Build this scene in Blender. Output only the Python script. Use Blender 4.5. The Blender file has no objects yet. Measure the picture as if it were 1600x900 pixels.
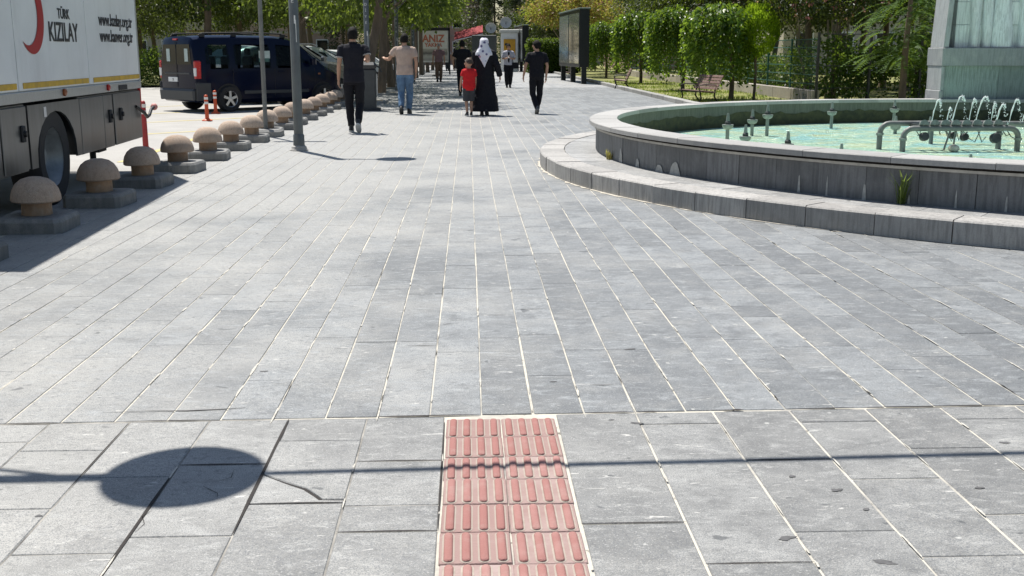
import bpy, bmesh, math, random
import numpy as np
from mathutils import Vector, Matrix
from math import sin, cos, pi, radians as R, sqrt, atan2
random.seed(7)
S = bpy.context.scene
COL = S.collection

# ---------------------------------------------------------------- camera, sky, sun, exposure
cam_d = bpy.data.cameras.new('camera'); cam = bpy.data.objects.new('camera', cam_d); COL.objects.link(cam)
cam.location = (0, 0, 1.36); cam.rotation_euler = (R(90 - 12.214), 0, R(-2.272))
cam_d.lens = 38.25; cam_d.sensor_width = 36; cam_d.clip_end = 2000; cam_d.clip_start = .05
S.camera = cam
SUN_EL = R(64); SHX, SHY = .48, -.877            # ground direction in which shadows fall
W = bpy.data.worlds.new('World'); S.world = W; W.use_nodes = True
nt = W.node_tree; bg = nt.nodes['Background']
sky = nt.nodes.new('ShaderNodeTexSky'); sky.sky_type = 'NISHITA'; sky.sun_disc = False
sky.sun_elevation = SUN_EL; sky.sun_rotation = atan2(-SHX, -SHY)
sky.air_density = 1.25; sky.dust_density = .7; sky.ozone_density = 1.0
nt.links.new(sky.outputs[0], bg.inputs[0]); bg.inputs[1].default_value = .062
sd = bpy.data.lights.new('sun', 'SUN'); sd.energy = 4.8; sd.angle = R(.53); sd.color = (1, .955, .885)
sun = bpy.data.objects.new('sun', sd); COL.objects.link(sun)
sun.rotation_euler = Vector((SHX * cos(SUN_EL), SHY * cos(SUN_EL), -sin(SUN_EL))).to_track_quat('-Z', 'Y').to_euler()
sun.location = (0, 0, 30)
S.view_settings.view_transform = 'Standard'; S.view_settings.look = 'None'
S.view_settings.exposure = .62; S.view_settings.gamma = 1; S.view_settings.use_curve_mapping = False
S.render.engine = 'CYCLES'
S.cycles.max_bounces = 7; S.cycles.diffuse_bounces = 3; S.cycles.glossy_bounces = 3; S.cycles.transmission_bounces = 5
S.cycles.transparent_max_bounces = 6; S.cycles.caustics_reflective = False; S.cycles.caustics_refractive = False
S.cycles.use_denoising = True; S.cycles.sample_clamp_indirect = 6

# ---------------------------------------------------------------- materials
MATS = {}
def _mix(nt, a, b, fac, blend='MIX'):
    n = nt.nodes.new('ShaderNodeMix'); n.data_type = 'RGBA'; n.blend_type = blend
    for s, v in ((n.inputs[0], fac), (n.inputs[6], a), (n.inputs[7], b)):
        if hasattr(v, 'links') or hasattr(v, 'is_linked'): nt.links.new(v, s)
        else: s.default_value = v if isinstance(v, (int, float)) else (*v[:3], 1)
    return n.outputs[2]
def _noise(nt, vec, scale, detail=4, rough=.55, dist=0):
    n = nt.nodes.new('ShaderNodeTexNoise'); n.inputs['Scale'].default_value = scale
    n.inputs['Detail'].default_value = detail; n.inputs['Roughness'].default_value = rough; n.inputs['Distortion'].default_value = dist
    nt.links.new(vec, n.inputs['Vector']); return n.outputs['Fac']
def _ramp(nt, fac, stops):
    n = nt.nodes.new('ShaderNodeValToRGB'); e = n.color_ramp.elements
    while len(e) < len(stops): e.new(.5)
    for el, (p, c) in zip(e, stops):
        el.position = p; el.color = (c, c, c, 1) if isinstance(c, (int, float)) else (*c, 1)
    nt.links.new(fac, n.inputs[0]); return n.outputs[0]
def _math(nt, op, a, b=0.):
    n = nt.nodes.new('ShaderNodeMath'); n.operation = op
    for s, v in ((n.inputs[0], a), (n.inputs[1], b)):
        if isinstance(v, (int, float)): s.default_value = v
        else: nt.links.new(v, s)
    return n.outputs[0]
def _map(nt, vec, sc=(1, 1, 1), loc=None):
    n = nt.nodes.new('ShaderNodeMapping'); n.inputs['Scale'].default_value = sc
    if loc is not None: nt.links.new(loc, n.inputs['Location'])
    nt.links.new(vec, n.inputs['Vector']); return n.outputs[0]
def _bump(nt, h, strength, dist=.01):
    b = nt.nodes.new('ShaderNodeBump'); b.inputs['Strength'].default_value = strength; b.inputs['Distance'].default_value = dist
    nt.links.new(h, b.inputs['Height']); return b.outputs[0]
def newmat(name):
    m = bpy.data.materials.new(name); m.use_nodes = True; MATS[name] = m
    nt = m.node_tree; return m, nt, nt.nodes['Principled BSDF']
def M(name, col=(.5, .5, .5), rough=.6, metal=0., var=.18, scale=5., bump=.0, bscale=80., spec=.5, coat=0., col2=None, stretch=(1, 1, 1), grime=0., world=False, rnd=0.):
    if name in MATS: return MATS[name]
    m, nt, p = newmat(name)
    tc = nt.nodes.new('ShaderNodeNewGeometry').outputs['Position'] if world else nt.nodes.new('ShaderNodeTexCoord').outputs['Object']
    v = _map(nt, tc, stretch)
    n1 = _noise(nt, v, scale, 5, .6)
    f = _ramp(nt, n1, [(.3, 0), (.7, 1)])
    d = tuple(c * (1 - var) for c in col); u = col2 or tuple(min(1, c * (1 + var)) for c in col)
    c = _mix(nt, d, u, f)
    if rnd:
        oi = nt.nodes.new('ShaderNodeObjectInfo').outputs['Random']; c = _mix(nt, c, tuple(x * (1 - rnd) for x in col), oi); c = _mix(nt, c, (.40, .37, .33), _ramp(nt, _noise(nt, tc, 13, 6, .7), [(.5, 0), (.72, rnd * 1.6)]))
    if grime:
        g = _ramp(nt, _noise(nt, _map(nt, tc, (1, 1, .35)), scale * .6 + 2, 6, .65), [(.5, 0), (.72, grime)])
        c = _mix(nt, c, (.09, .08, .065), g)
    nt.links.new(c, p.inputs['Base Color'])
    rr = _ramp(nt, n1, [(.2, max(.02, rough - .07)), (.8, min(1, rough + .07))]); nt.links.new(rr, p.inputs['Roughness'])
    p.inputs['Metallic'].default_value = metal; p.inputs['Specular IOR Level'].default_value = spec
    p.inputs['Coat Weight'].default_value = coat; p.inputs['Coat Roughness'].default_value = .06
    if bump: nt.links.new(_bump(nt, _noise(nt, tc, bscale, 4), bump), p.inputs['Normal'])
    return m
def leafmat(name, dark, light, trans=.4, rough=.5):
    m, nt, p = newmat(name)
    g = nt.nodes.new('ShaderNodeNewGeometry'); ri = g.outputs['Random Per Island']
    c = _mix(nt, dark, light, ri)
    tc = nt.nodes.new('ShaderNodeTexCoord').outputs['Object']
    c = _mix(nt, c, tuple(x * .6 for x in dark), _ramp(nt, _noise(nt, tc, 1.1, 2), [(.45, 0), (.65, .7)]))
    nt.links.new(c, p.inputs['Base Color']); p.inputs['Roughness'].default_value = rough
    p.inputs['Specular IOR Level'].default_value = .35
    tr = nt.nodes.new('ShaderNodeBsdfTranslucent')
    c2 = _mix(nt, c, (.55, .75, .06), .35); nt.links.new(c2, tr.inputs[0])
    mx = nt.nodes.new('ShaderNodeMixShader'); mx.inputs[0].default_value = trans
    nt.links.new(p.outputs[0], mx.inputs[1]); nt.links.new(tr.outputs[0], mx.inputs[2])
    nt.links.new(mx.outputs[0], nt.nodes['Material Output'].inputs[0]); return m
def slabmat(name, attr, base=(.203, .213, .218), warm=(.37, .365, .345)):
    """dusty grey andesite; tint 0..1 per slab from the object colour or from a face attribute"""
    m, nt, p = newmat(name)
    pos = nt.nodes.new('ShaderNodeNewGeometry').outputs['Position']
    if attr:
        a = nt.nodes.new('ShaderNodeAttribute'); a.attribute_name = 'tint'; t = a.outputs['Fac']
    else:
        o = nt.nodes.new('ShaderNodeObjectInfo'); sp = nt.nodes.new('ShaderNodeSeparateColor'); nt.links.new(o.outputs['Color'], sp.inputs[0]); t = sp.outputs[0]
    off = nt.nodes.new('ShaderNodeCombineXYZ'); k = _math(nt, 'MULTIPLY', t, 37.); nt.links.new(k, off.inputs[0]); nt.links.new(k, off.inputs[2])
    v = _map(nt, pos, (1, 1, 1), off.outputs[0])
    c = _mix(nt, tuple(x * .68 for x in base), tuple(x * 1.3 for x in base), t)
    cl = _noise(nt, v, 5.5, 7, .68, .3); c = _mix(nt, c, tuple(x * .58 for x in base), _ramp(nt, cl, [(.34, .8), (.56, 0)]))
    c = _mix(nt, c, warm, _ramp(nt, _noise(nt, v, 3.2, 5, .65, .4), [(.5, 0), (.74, .5)]))          # dust
    sx = nt.nodes.new('ShaderNodeSeparateXYZ'); nt.links.new(pos, sx.inputs[0])                       # broad dusty areas: less walked towards the kerb and the far square
    dx = _math(nt, 'MULTIPLY', _math(nt, 'ADD', sx.outputs[0], .55), -.085); dy = _math(nt, 'MULTIPLY', _math(nt, 'SUBTRACT', sx.outputs[1], 8.), .03)
    dd = _math(nt, 'ADD', _math(nt, 'ADD', _noise(nt, pos, .8, 5, .65), _math(nt, 'MINIMUM', dx, .075)), _math(nt, 'MAXIMUM', _math(nt, 'MINIMUM', dy, .14), -.02))
    c = _mix(nt, c, warm, _ramp(nt, dd, [(.39, 0), (.68, .9)]))
    c = _mix(nt, c, tuple(x * .5 for x in base), _ramp(nt, _noise(nt, _map(nt, v, (1, 1.4, 1)), 30, 5, .75), [(.32, .7), (.48, 0)]))
    c = _mix(nt, c, tuple(x * 1.7 for x in base), _ramp(nt, _noise(nt, _map(nt, v, (.8, 1.8, 1)), 11, 7, .75, .6), [(.52, 0), (.68, .75)]))
    sp_ = _noise(nt, v, 260, 2, .7); c = _mix(nt, c, (.09, .10, .115), _ramp(nt, sp_, [(.34, .9), (.53, 0)]))
    c = _mix(nt, c, (.5, .5, .48), _ramp(nt, _noise(nt, v, 170, 2, .6), [(.58, 0), (.72, .55)]))
    sc = _noise(nt, _map(nt, v, (5, 22, 5)), 2.4, 3, .5, 1.5); c = _mix(nt, c, (.58, .57, .54), _ramp(nt, sc, [(.68, 0), (.72, .7)]))
    st = _noise(nt, _map(nt, v, (1, 1.3, 1)), 9.5, 2, .45, .6); c = _mix(nt, c, (.06, .065, .07), _ramp(nt, st, [(.715, 0), (.745, .7)]))
    gm = _noise(nt, v, 16, 1, .4); c = _mix(nt, c, (.6, .6, .57), _ramp(nt, gm, [(.80, 0), (.815, .5)]))
    nt.links.new(c, p.inputs['Base Color'])
    p.inputs['Roughness'].default_value = .56; p.inputs['Specular IOR Level'].default_value = .45
    h = _math(nt, 'ADD', _math(nt, 'MULTIPLY', sp_, .5), cl); nt.links.new(_bump(nt, h, .35, .004), p.inputs['Normal'])
    return m
def stonemat(name, base, streak=.5, warm=(.36, .35, .32)):
    """cut stone with vertical tool marks and run-off streaks"""
    m, nt, p = newmat(name)
    pos = nt.nodes.new('ShaderNodeNewGeometry').outputs['Position']
    oi = nt.nodes.new('ShaderNodeObjectInfo').outputs['Random']
    c = _mix(nt, tuple(x * .8 for x in base), tuple(x * 1.2 for x in base), oi)
    s = _noise(nt, _map(nt, pos, (1, 1, .09)), 38, 4, .6); c = _mix(nt, c, tuple(x * .5 for x in base), _ramp(nt, s, [(.38, streak), (.56, 0)]))
    c = _mix(nt, c, warm, _ramp(nt, _noise(nt, pos, 4.5, 6, .65), [(.5, 0), (.75, .55)]))
    f = _noise(nt, pos, 210, 2, .7); c = _mix(nt, c, tuple(x * .45 for x in base), _ramp(nt, f, [(.34, .6), (.46, 0)]))
    nt.links.new(c, p.inputs['Base Color']); p.inputs['Roughness'].default_value = .68
    nt.links.new(_bump(nt, _math(nt, 'ADD', s, f), .4, .006), p.inputs['Normal']); return m
def glassmat(name, col=(.01, .014, .016), rough=.04):
    m, nt, p = newmat(name); tc = nt.nodes.new('ShaderNodeTexCoord').outputs['Object']
    nt.links.new(_mix(nt, col, tuple(x * 1.8 for x in col), _noise(nt, tc, 2.)), p.inputs['Base Color'])
    p.inputs['Roughness'].default_value = rough; p.inputs['Specular IOR Level'].default_value = .3
    p.inputs['Coat Weight'].default_value = .0; p.inputs['Coat Roughness'].default_value = .02; return m

# ---------------------------------------------------------------- mesh helpers
class MB:
    def __init__(s): s.v = []; s.f = []; s.m = []
    def add(s, v, f, mi=0):
        o = len(s.v); s.v += [tuple(p) for p in v]; s.f += [tuple(i + o for i in q) for q in f]; s.m += [mi] * len(f); return s
    def box(s, x0, x1, y0, y1, z0, z1, mi=0, T=None):
        v = [Vector(p) for p in ((x0, y0, z0), (x1, y0, z0), (x1, y1, z0), (x0, y1, z0), (x0, y0, z1), (x1, y0, z1), (x1, y1, z1), (x0, y1, z1))]
        if T is not None: v = [T @ p for p in v]
        return s.add(v, [(3, 2, 1, 0), (4, 5, 6, 7), (0, 1, 5, 4), (1, 2, 6, 5), (2, 3, 7, 6), (3, 0, 4, 7)], mi)
    def cbox(s, c, d, mi=0, T=None): return s.box(c[0] - d[0] / 2, c[0] + d[0] / 2, c[1] - d[1] / 2, c[1] + d[1] / 2, c[2] - d[2] / 2, c[2] + d[2] / 2, mi, T)
    def bbox(s, x0, x1, y0, y1, z0, z1, b=.01, mi=0, T=None):
        """box with bevelled top and side edges"""
        v = []
        for z, i in ((z0, b * .3), (z1 - b, 0), (z1, b)):
            q = [(x0 + i, y0 + b), (x0 + b, y0 + i), (x1 - b, y0 + i), (x1 - i, y0 + b), (x1 - i, y1 - b), (x1 - b, y1 - i), (x0 + b, y1 - i), (x0 + i, y1 - b)]
            v += [Vector((a, c, z)) for a, c in q]
        if T is not None: v = [T @ p for p in v]
        f = [tuple(range(7, -1, -1)), tuple(range(16, 24))]
        for k in (0, 8):
            for i in range(8): j = (i + 1) % 8; f.append((k + i, k + j, k + 8 + j, k + 8 + i))
        return s.add(v, f, mi)
    def tube(s, pts, rad, n=8, mi=0, cap=True, flat=1.):
        pts = [Vector(p) for p in pts]; rad = rad if hasattr(rad, '__len__') else [rad] * len(pts)
        t0 = (pts[1] - pts[0]).normalized(); a = Vector((0, 0, 1)) if abs(t0.z) < .9 else Vector((1, 0, 0))
        u = t0.cross(a).normalized(); v = []; f = []
        for i, p in enumerate(pts):
            t = (pts[min(i + 1, len(pts) - 1)] - pts[max(i - 1, 0)])
            t = t.normalized() if t.length > 1e-9 else t0
            u = (u - t * u.dot(t)); u = u.normalized() if u.length > 1e-6 else t.orthogonal().normalized(); w = t.cross(u)
            for k in range(n): an = 2 * pi * k / n; v.append(p + (u * cos(an) + w * sin(an) * flat) * rad[i])
        for i in range(len(pts) - 1):
            for k in range(n): j = (k + 1) % n; f.append((i * n + k, i * n + j, (i + 1) * n + j, (i + 1) * n + k))
        if cap: f.append(tuple(range(n - 1, -1, -1))); f.append(tuple(range((len(pts) - 1) * n, len(pts) * n)))
        return s.add(v, f, mi)
    def rings(s, rs, n=14, mi=0, T=None, p=2.0):
        """loft of (super)ellipse rings (cx, cy, cz, rx, ry) in horizontal planes"""
        v = []; f = []
        for (cx, cy, cz, rx, ry) in rs:
            for k in range(n):
                a = 2 * pi * k / n; c_, s_ = cos(a), sin(a)
                q = Vector((cx + rx * math.copysign(abs(c_) ** (2 / p), c_), cy + ry * math.copysign(abs(s_) ** (2 / p), s_), cz)); v.append(T @ q if T is not None else q)
        for i in range(len(rs) - 1):
            for k in range(n): j = (k + 1) % n; f.append((i * n + k, i * n + j, (i + 1) * n + j, (i + 1) * n + k))
        f.append(tuple(range(n - 1, -1, -1))); f.append(tuple(range((len(rs) - 1) * n, len(rs) * n)))
        return s.add(v, f, mi)
    def lathe(s, prof, n=20, c=(0, 0, 0), mi=0, T=None, cap=True):
        v = []; f = []
        for (r, z) in prof:
            for k in range(n):
                a = 2 * pi * k / n; q = Vector((c[0] + r * cos(a), c[1] + r * sin(a), c[2] + z)); v.append(T @ q if T is not None else q)
        for i in range(len(prof) - 1):
            for k in range(n): j = (k + 1) % n; f.append((i * n + k, i * n + j, (i + 1) * n + j, (i + 1) * n + k))
        if cap: f.append(tuple(range(n - 1, -1, -1))); f.append(tuple(range((len(prof) - 1) * n, len(prof) * n)))
        return s.add(v, f, mi)
    def prism(s, poly, z0, z1, mi=0, T=None, inset=0.):
        n = len(poly); cx = sum(p[0] for p in poly) / n; cy = sum(p[1] for p in poly) / n
        top = poly
        v = [Vector((a, b, z0)) for a, b in poly]
        if inset:
            v += [Vector((a, b, z1 - inset)) for a, b in poly]
            for a, b in poly:
                d = Vector((cx - a, cy - b, 0)); L = d.length; d *= inset * 1.3 / max(L, 1e-6); v.append(Vector((a + d.x, b + d.y, z1)))
            lv = 3
        else: v += [Vector((a, b, z1)) for a, b in poly]; lv = 2
        if T is not None: v = [T @ p for p in v]
        f = [tuple(range(n - 1, -1, -1)), tuple(range((lv - 1) * n, lv * n))]
        for k in range(lv - 1):
            for i in range(n): j = (i + 1) % n; f.append((k * n + i, k * n + j, (k + 1) * n + j, (k + 1) * n + i))
        return s.add(v, f, mi)
    def mesh(s, name, mats, smooth=0):
        me = bpy.data.meshes.new(name); me.from_pydata(s.v, [], s.f)
        for m in (mats if isinstance(mats, (list, tuple)) else [mats]): me.materials.append(m)
        if any(s.m): me.polygons.foreach_set('material_index', s.m)
        if smooth:
            me.polygons.foreach_set('use_smooth', [True] * len(s.f)); me.update()
            if smooth < 180: me.set_sharp_from_angle(angle=R(smooth))
        me.update(); return me
    def build(s, name, mats, parent=None, smooth=0, loc=None):
        o = bpy.data.objects.new(name, s.mesh(name, mats, smooth)); COL.objects.link(o)
        if parent is not None: o.parent = parent
        if loc is not None: o.location = loc
        return o
def tag(o, label=None, cat=None, group=None, kind=None):
    if label: o['label'] = label
    if cat: o['category'] = cat
    if group: o['group'] = group
    if kind: o['kind'] = kind
    return o
def empty(name, loc=(0, 0, 0), rz=0., label=None, cat=None, group=None, kind=None):
    o = bpy.data.objects.new(name, None); COL.objects.link(o); o.location = loc; o.rotation_euler = (0, 0, rz); o.empty_display_size = .1
    return tag(o, label, cat, group, kind)
KIDS = {}
def copy_tree(o, parent=None):
    c = o.copy(); COL.objects.link(c); c.parent = parent
    for ch in [x for x in bpy.data.objects if x.parent is o]: copy_tree(ch, c)
    return c
def ordinal(k): return ['first', 'second', 'third', 'fourth', 'fifth', 'sixth', 'seventh', 'eighth', 'ninth', 'tenth', 'eleventh', 'twelfth', 'thirteenth', 'fourteenth', 'fifteenth', 'sixteenth', 'seventeenth', 'eighteenth', 'nineteenth', 'twentieth'][k]
def text_mesh(txt, size, sx=1., ext=.002, align='CENTER', bold=0.):
    cu = bpy.data.curves.new('lettering', 'FONT'); cu.body = txt; cu.size = size; cu.extrude = ext; cu.align_x = align; cu.resolution_u = 3; cu.offset = bold
    o = bpy.data.objects.new('lettering', cu); COL.objects.link(o)
    bpy.context.view_layer.update()
    me = bpy.data.meshes.new_from_object(o.evaluated_get(bpy.context.evaluated_depsgraph_get()))
    bpy.data.objects.remove(o); bpy.data.curves.remove(cu)
    me.transform(Matrix.Diagonal((sx, 1, 1, 1))); return me
def text_fit(name, txt, width, cap, mat, parent, loc, rot):
    me = text_mesh(txt, 1., bold=.014); xs = [v.co.x for v in me.vertices]; k = text_mesh('X', 1.); ys = [v.co.y for v in k.vertices]
    me.transform(Matrix.Diagonal((width / (max(xs) - min(xs)), cap / (max(ys) - min(ys)), 1, 1))); me.materials.clear(); me.materials.append(mat)
    o = bpy.data.objects.new(name, me); COL.objects.link(o); o.parent = parent; o.location = loc; o.rotation_euler = rot; return o
def text_obj(name, txt, size, mat, parent, loc, rot, sx=1., bold=0.):
    me = text_mesh(txt, size, sx, bold=bold)
    me.materials.clear(); me.materials.append(mat)
    o = bpy.data.objects.new(name, me); COL.objects.link(o); o.parent = parent; o.location = loc; o.rotation_euler = rot; return o
# ---------------------------------------------------------------- ground, road, pavement
m_slab = slabmat('paving_stone', False); m_slab_bulk = slabmat('paving_stone_bulk', True)
m_fslab = slabmat('paving_stone_large', False, base=(.236, .236, .228), warm=(.37, .365, .345))
m, nt, p = newmat('joint_mortar'); pos = nt.nodes.new('ShaderNodeNewGeometry').outputs['Position']
c = _mix(nt, (.42, .40, .35), (.62, .585, .5), _noise(nt, pos, 40, 4)); c = _mix(nt, c, (.24, .235, .225), _ramp(nt, _noise(nt, pos, 2.3, 5, .65), [(.5, 0), (.66, .85)])); c = _mix(nt, c, (.05, .045, .04), _ramp(nt, _noise(nt, pos, 7, 5, .7), [(.6, 0), (.68, .85)]))
nt.links.new(c, p.inputs['Base Color']); p.inputs['Roughness'].default_value = .95; nt.links.new(_bump(nt, _noise(nt, pos, 220, 3), .6, .004), p.inputs['Normal']); m_mortar = m
m_soil = M('joint_dirt', (.028, .024, .022), .95, var=.4, scale=40)
m_asph = M('sunbleached_asphalt', (.34, .33, .31), .85, var=.12, scale=1.2, bump=.5, bscale=160)
m_soilg = M('bare_earth', (.42, .35, .25), .95, var=.2, scale=2, bump=.5, bscale=30, col2=(.5, .44, .3))
m_kerb = stonemat('kerb_stone', (.34, .335, .32), .25)

gnd = MB(); gnd.add([(-900, -200, -.09), (900, -200, -.09), (900, 1400, -.09), (-900, 1400, -.09)], [(0, 1, 2, 3)])
tag(gnd.build('ground', m_soilg), kind='structure')
rd = MB(); rd.add([(-60, -20, -.05), (-3.78, -20, -.05), (-3.78, 150, -.05), (-60, 150, -.05)], [(0, 1, 2, 3)])
tag(rd.build('road', m_asph), kind='structure')
m_yel = M('worn_yellow_paint', (.62, .5, .12), .8, var=.25, scale=3, col2=(.5, .45, .28))
mk = empty('road_marking', (0, 0, 0), kind='structure')
for i in range(7):
    y0 = 20.6 + i * 4.15
    T = Matrix.Translation((-4.6, y0, 0)) @ Matrix.Rotation(R(43), 4, 'Z')
    b = MB(); b.box(-5.4, 0, -.07, .07, -.048, -.046, 0, T); b.build('painted_line', m_yel, mk)
b = MB(); b.box(-4.62, -4.5, 14.5, 52, -.048, -.046); b.build('painted_line', m_yel, mk)

pave = empty('pavement', (0, 0, 0), kind='structure')
b = MB(); b.box(-3.56, 60, -6, 150, -.06, -.0035); bed = b.build('mortar_bed', m_mortar, pave)
# kerb along the parking
kerb = empty('kerb', (0, 0, 0), kind='structure')
kb = MB(); kb.bbox(-.11, .11, -.495, .495, -.25, .002, .012); kme = kb.mesh('kerb_stone', m_kerb)
for i in range(60):
    o = bpy.data.objects.new('kerb_stone', kme); COL.objects.link(o); o.parent = kerb; o.location = (-3.67 + random.uniform(-.006, .006), 5 + i, random.uniform(-.004, .004)); o.rotation_euler = (0, 0, random.uniform(-.006, .006))

FC = Vector((8.0, 13.2, 0)); R_STEP = 7.12
def hidden(x, y): return (x - FC.x) ** 2 + (y - FC.y) ** 2 < (R_STEP - .35) ** 2
SEAM = 3.975
X0, PW = .041, .198
rng = random.Random(11)
cands = []
for k in range(-18, 46):
    xa, xb = X0 + k * PW, X0 + (k + 1) * PW
    ya = SEAM + .012 + (xa * .018)
    first = True
    while ya < 62:
        L = rng.choice([.6, .7, .8, .9, 1.0, 1.1, 1.2]) if rng.random() > .14 else rng.choice([.25, .35, .45])
        if first: L = rng.choice([.5, .7, .9, 1.1, 1.2]); first = False
        yb = ya + L
        xc, yc = (xa + xb) / 2, (ya + yb) / 2
        if xa < -3.56 or (xc > 5.7 and yc > 24) : ya = yb; continue
        if not hidden(xc, yc): cands.append((xa, xb, ya, yb, rng.random(), rng.uniform(-.0009, .0009), rng.uniform(.0026, .0047)))
        ya = yb
# frustum test and picture size
def pix(x, y):
    yaw, p = R(2.272), R(12.214)
    fx, fy = sin(yaw) * cos(p), cos(yaw) * cos(p); d = x * fx + y * fy + 1.36 * sin(p)
    if d < .3: return None
    u = (x * cos(yaw) - y * sin(yaw)) / d * 1700 + 800
    upd = x * sin(yaw) * sin(p) + y * cos(yaw) * sin(p) - 1.36 * cos(p)
    return u, 450 - 1700 * upd / d
vis = []; rest = []
for c in cands:
    q = pix((c[0] + c[1]) / 2, (c[2] + c[3]) / 2)
    if q and -10 < q[0] < 1610 and q[1] < 905:
        dd = (c[2] + c[3]) / 2; vis.append(((c[3] - c[2]) / dd ** 3, c))
    else: rest.append(c)
vis.sort(key=lambda t: -t[0])
near = [c for _, c in vis[:285]]; rest += [c for _, c in vis[285:]]
SM = {}
def slab_mesh(w, L, mat, nm='paving_slab'):
    key = (round(w, 3), round(L, 3), mat.name)
    if key not in SM:
        b = MB(); b.bbox(-w / 2, w / 2, -L / 2, L / 2, -.04, 0, .0019); SM[key] = b.mesh(nm, mat)
    return SM[key]
for (xa, xb, ya, yb, t, dz, g) in near:
    o = bpy.data.objects.new('paving_slab', slab_mesh(PW - rng.choice([.0044, .0056, .0066, .0076, .009]), yb - ya - .0018, m_slab)); COL.objects.link(o); o.parent = pave
    o.location = ((xa + xb) / 2 + rng.uniform(-.0015, .0015), (ya + yb) / 2, dz); o.rotation_euler = (rng.uniform(-.0016, .0016), rng.uniform(-.004, .004), rng.uniform(-.0022, .0022)); o.color = (t, t, t, 1)
bulk = MB(); tints = []
for (xa, xb, ya, yb, t, dz, g) in rest:
    if ya > 44: continue
    n0 = len(bulk.f); j = rng.uniform(-.0015, .0015)
    bulk.bbox(xa + g + j, xb - g + j, ya + .0015, yb - .0015, -.03, dz, .003); tints += [t] * (len(bulk.f) - n0)
bo = bulk.build('paving_slabs', m_slab_bulk, pave); bo['kind'] = 'stuff'
at = bo.data.attributes.new('tint', 'FLOAT', 'FACE'); at.data.foreach_set('value', tints)
# far pavement: joints too fine to build
m, nt, p = newmat('far_paving')
pos = nt.nodes.new('ShaderNodeNewGeometry').outputs['Position']
br = nt.nodes.new('ShaderNodeTexBrick'); br.inputs['Scale'].default_value = 1; br.inputs['Mortar Size'].default_value = .004; br.inputs['Brick Width'].default_value = .6; br.inputs['Row Height'].default_value = .198
br.inputs['Color1'].default_value = (.2, .21, .225, 1); br.inputs['Color2'].default_value = (.3, .31, .32, 1); br.inputs['Mortar'].default_value = (.5, .48, .43, 1)
rot = nt.nodes.new('ShaderNodeMapping'); rot.inputs['Rotation'].default_value = (0, 0, R(90)); nt.links.new(pos, rot.inputs[0]); nt.links.new(rot.outputs[0], br.inputs[0])
nt.links.new(_mix(nt, br.outputs[0], (.33, .325, .31), _ramp(nt, _noise(nt, pos, .8, 4), [(.4, 0), (.65, .6)])), p.inputs['Base Color']); p.inputs['Roughness'].default_value = .56
b = MB(); b.box(-3.56, 5.7, 43.8, 150, -.05, 0.0005); b.box(5.7, 60, -6, 24, -.05, -.0025); b.build('far_paving', m, pave)

# large slabs in front of the seam
colsL = [-.072 - .2175 * i for i in range(0, 11)]
colsR = [.2375] + [.245 + .2215 * i for i in range(1, 18)]
b = MB(); b.box(-3.5, -.11, .5, SEAM - .01, -.05, -.0028); b.build('joint_dirt', M('dusty_joint', (.17, .165, .155), .95, var=.5, scale=6, col2=(.42, .40, .36)), pave)
jt = {('L', 0): [3.51, 3.14, 2.95], ('L', 1): [3.72, 3.165], ('L', 2): [3.5, 2.94], ('L', 3): [3.4, 2.84],
      ('R', 0): [2.98], ('R', 1): [3.85, 2.71], ('R', 2): [3.47, 2.9], ('R', 3): [3.85, 3.29, 2.73], ('R', 4): [3.56, 3.0], ('R', 5): [3.86, 3.2]}
def big(xa, xb, ya, yb, dark=False):
    t = rng.uniform(.1, .95); w = xb - xa; L = yb - ya
    b = MB(); b.bbox(-w / 2, w / 2, -L / 2, L / 2, -.05, 0, .0035)
    o = b.build('paving_slab', m_fslab, pave); o.color = (t, t, t, 1)
    o.location = ((xa + xb) / 2, (ya + yb) / 2, rng.uniform(-.0008, .001)); o.rotation_euler = (rng.uniform(-.002, .002), rng.uniform(-.003, .003), rng.uniform(-.003, .003))
for side, cols in (('L', colsL), ('R', colsR)):
    for i in range(len(cols) - 1):
        a, c = sorted((cols[i] * 1.36, cols[i + 1] * 1.36))
        g = .002 if side == 'L' else .0034
        y = SEAM - .006 + (a + c) / 2 * .018
        js = list(jt.get((side, i), [])); last = js[-1] if js else y - rng.uniform(.1, .5)
        if not js: js = [last]
        while last > 1.3: last -= rng.choice([.42, .5, .56, .6]); js.append(last)
        for q in js:
            if not (side == 'L' and i == 1 and abs(q - 3.165) < .01): big(a + g, c - g, q + .002, y - .002)
            else:   # the slab cracked across, its far corner opened up
                x0, x1 = a + g, c - g
                P1 = [(x0, 3.41), (x0 + .09, 3.335), (x0 + .16, 3.285), (x0 + .205, 3.222), (x0 + .222, 3.196), (x1, 3.192), (x1, 3.718), (x0, 3.718)]
                P2 = [(x0, 3.167), (x1, 3.167), (x1, 3.18), (x0 + .216, 3.184), (x0 + .198, 3.212), (x0 + .153, 3.274), (x0 + .085, 3.326), (x0, 3.402)]
                for P, t, dz in ((P1, .6, .0012), (P2, .75, .0)):
                    b = MB(); b.prism(P, -.05, dz, inset=.003); o = b.build('paving_slab', m_fslab, pave); o.color = (t, t, t, 1)
                b = MB(); b.box(x0, x1, 3.165, 3.44, -.05, -.0026); b.build('joint_dirt', m_soil, pave)
            y = q
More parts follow.
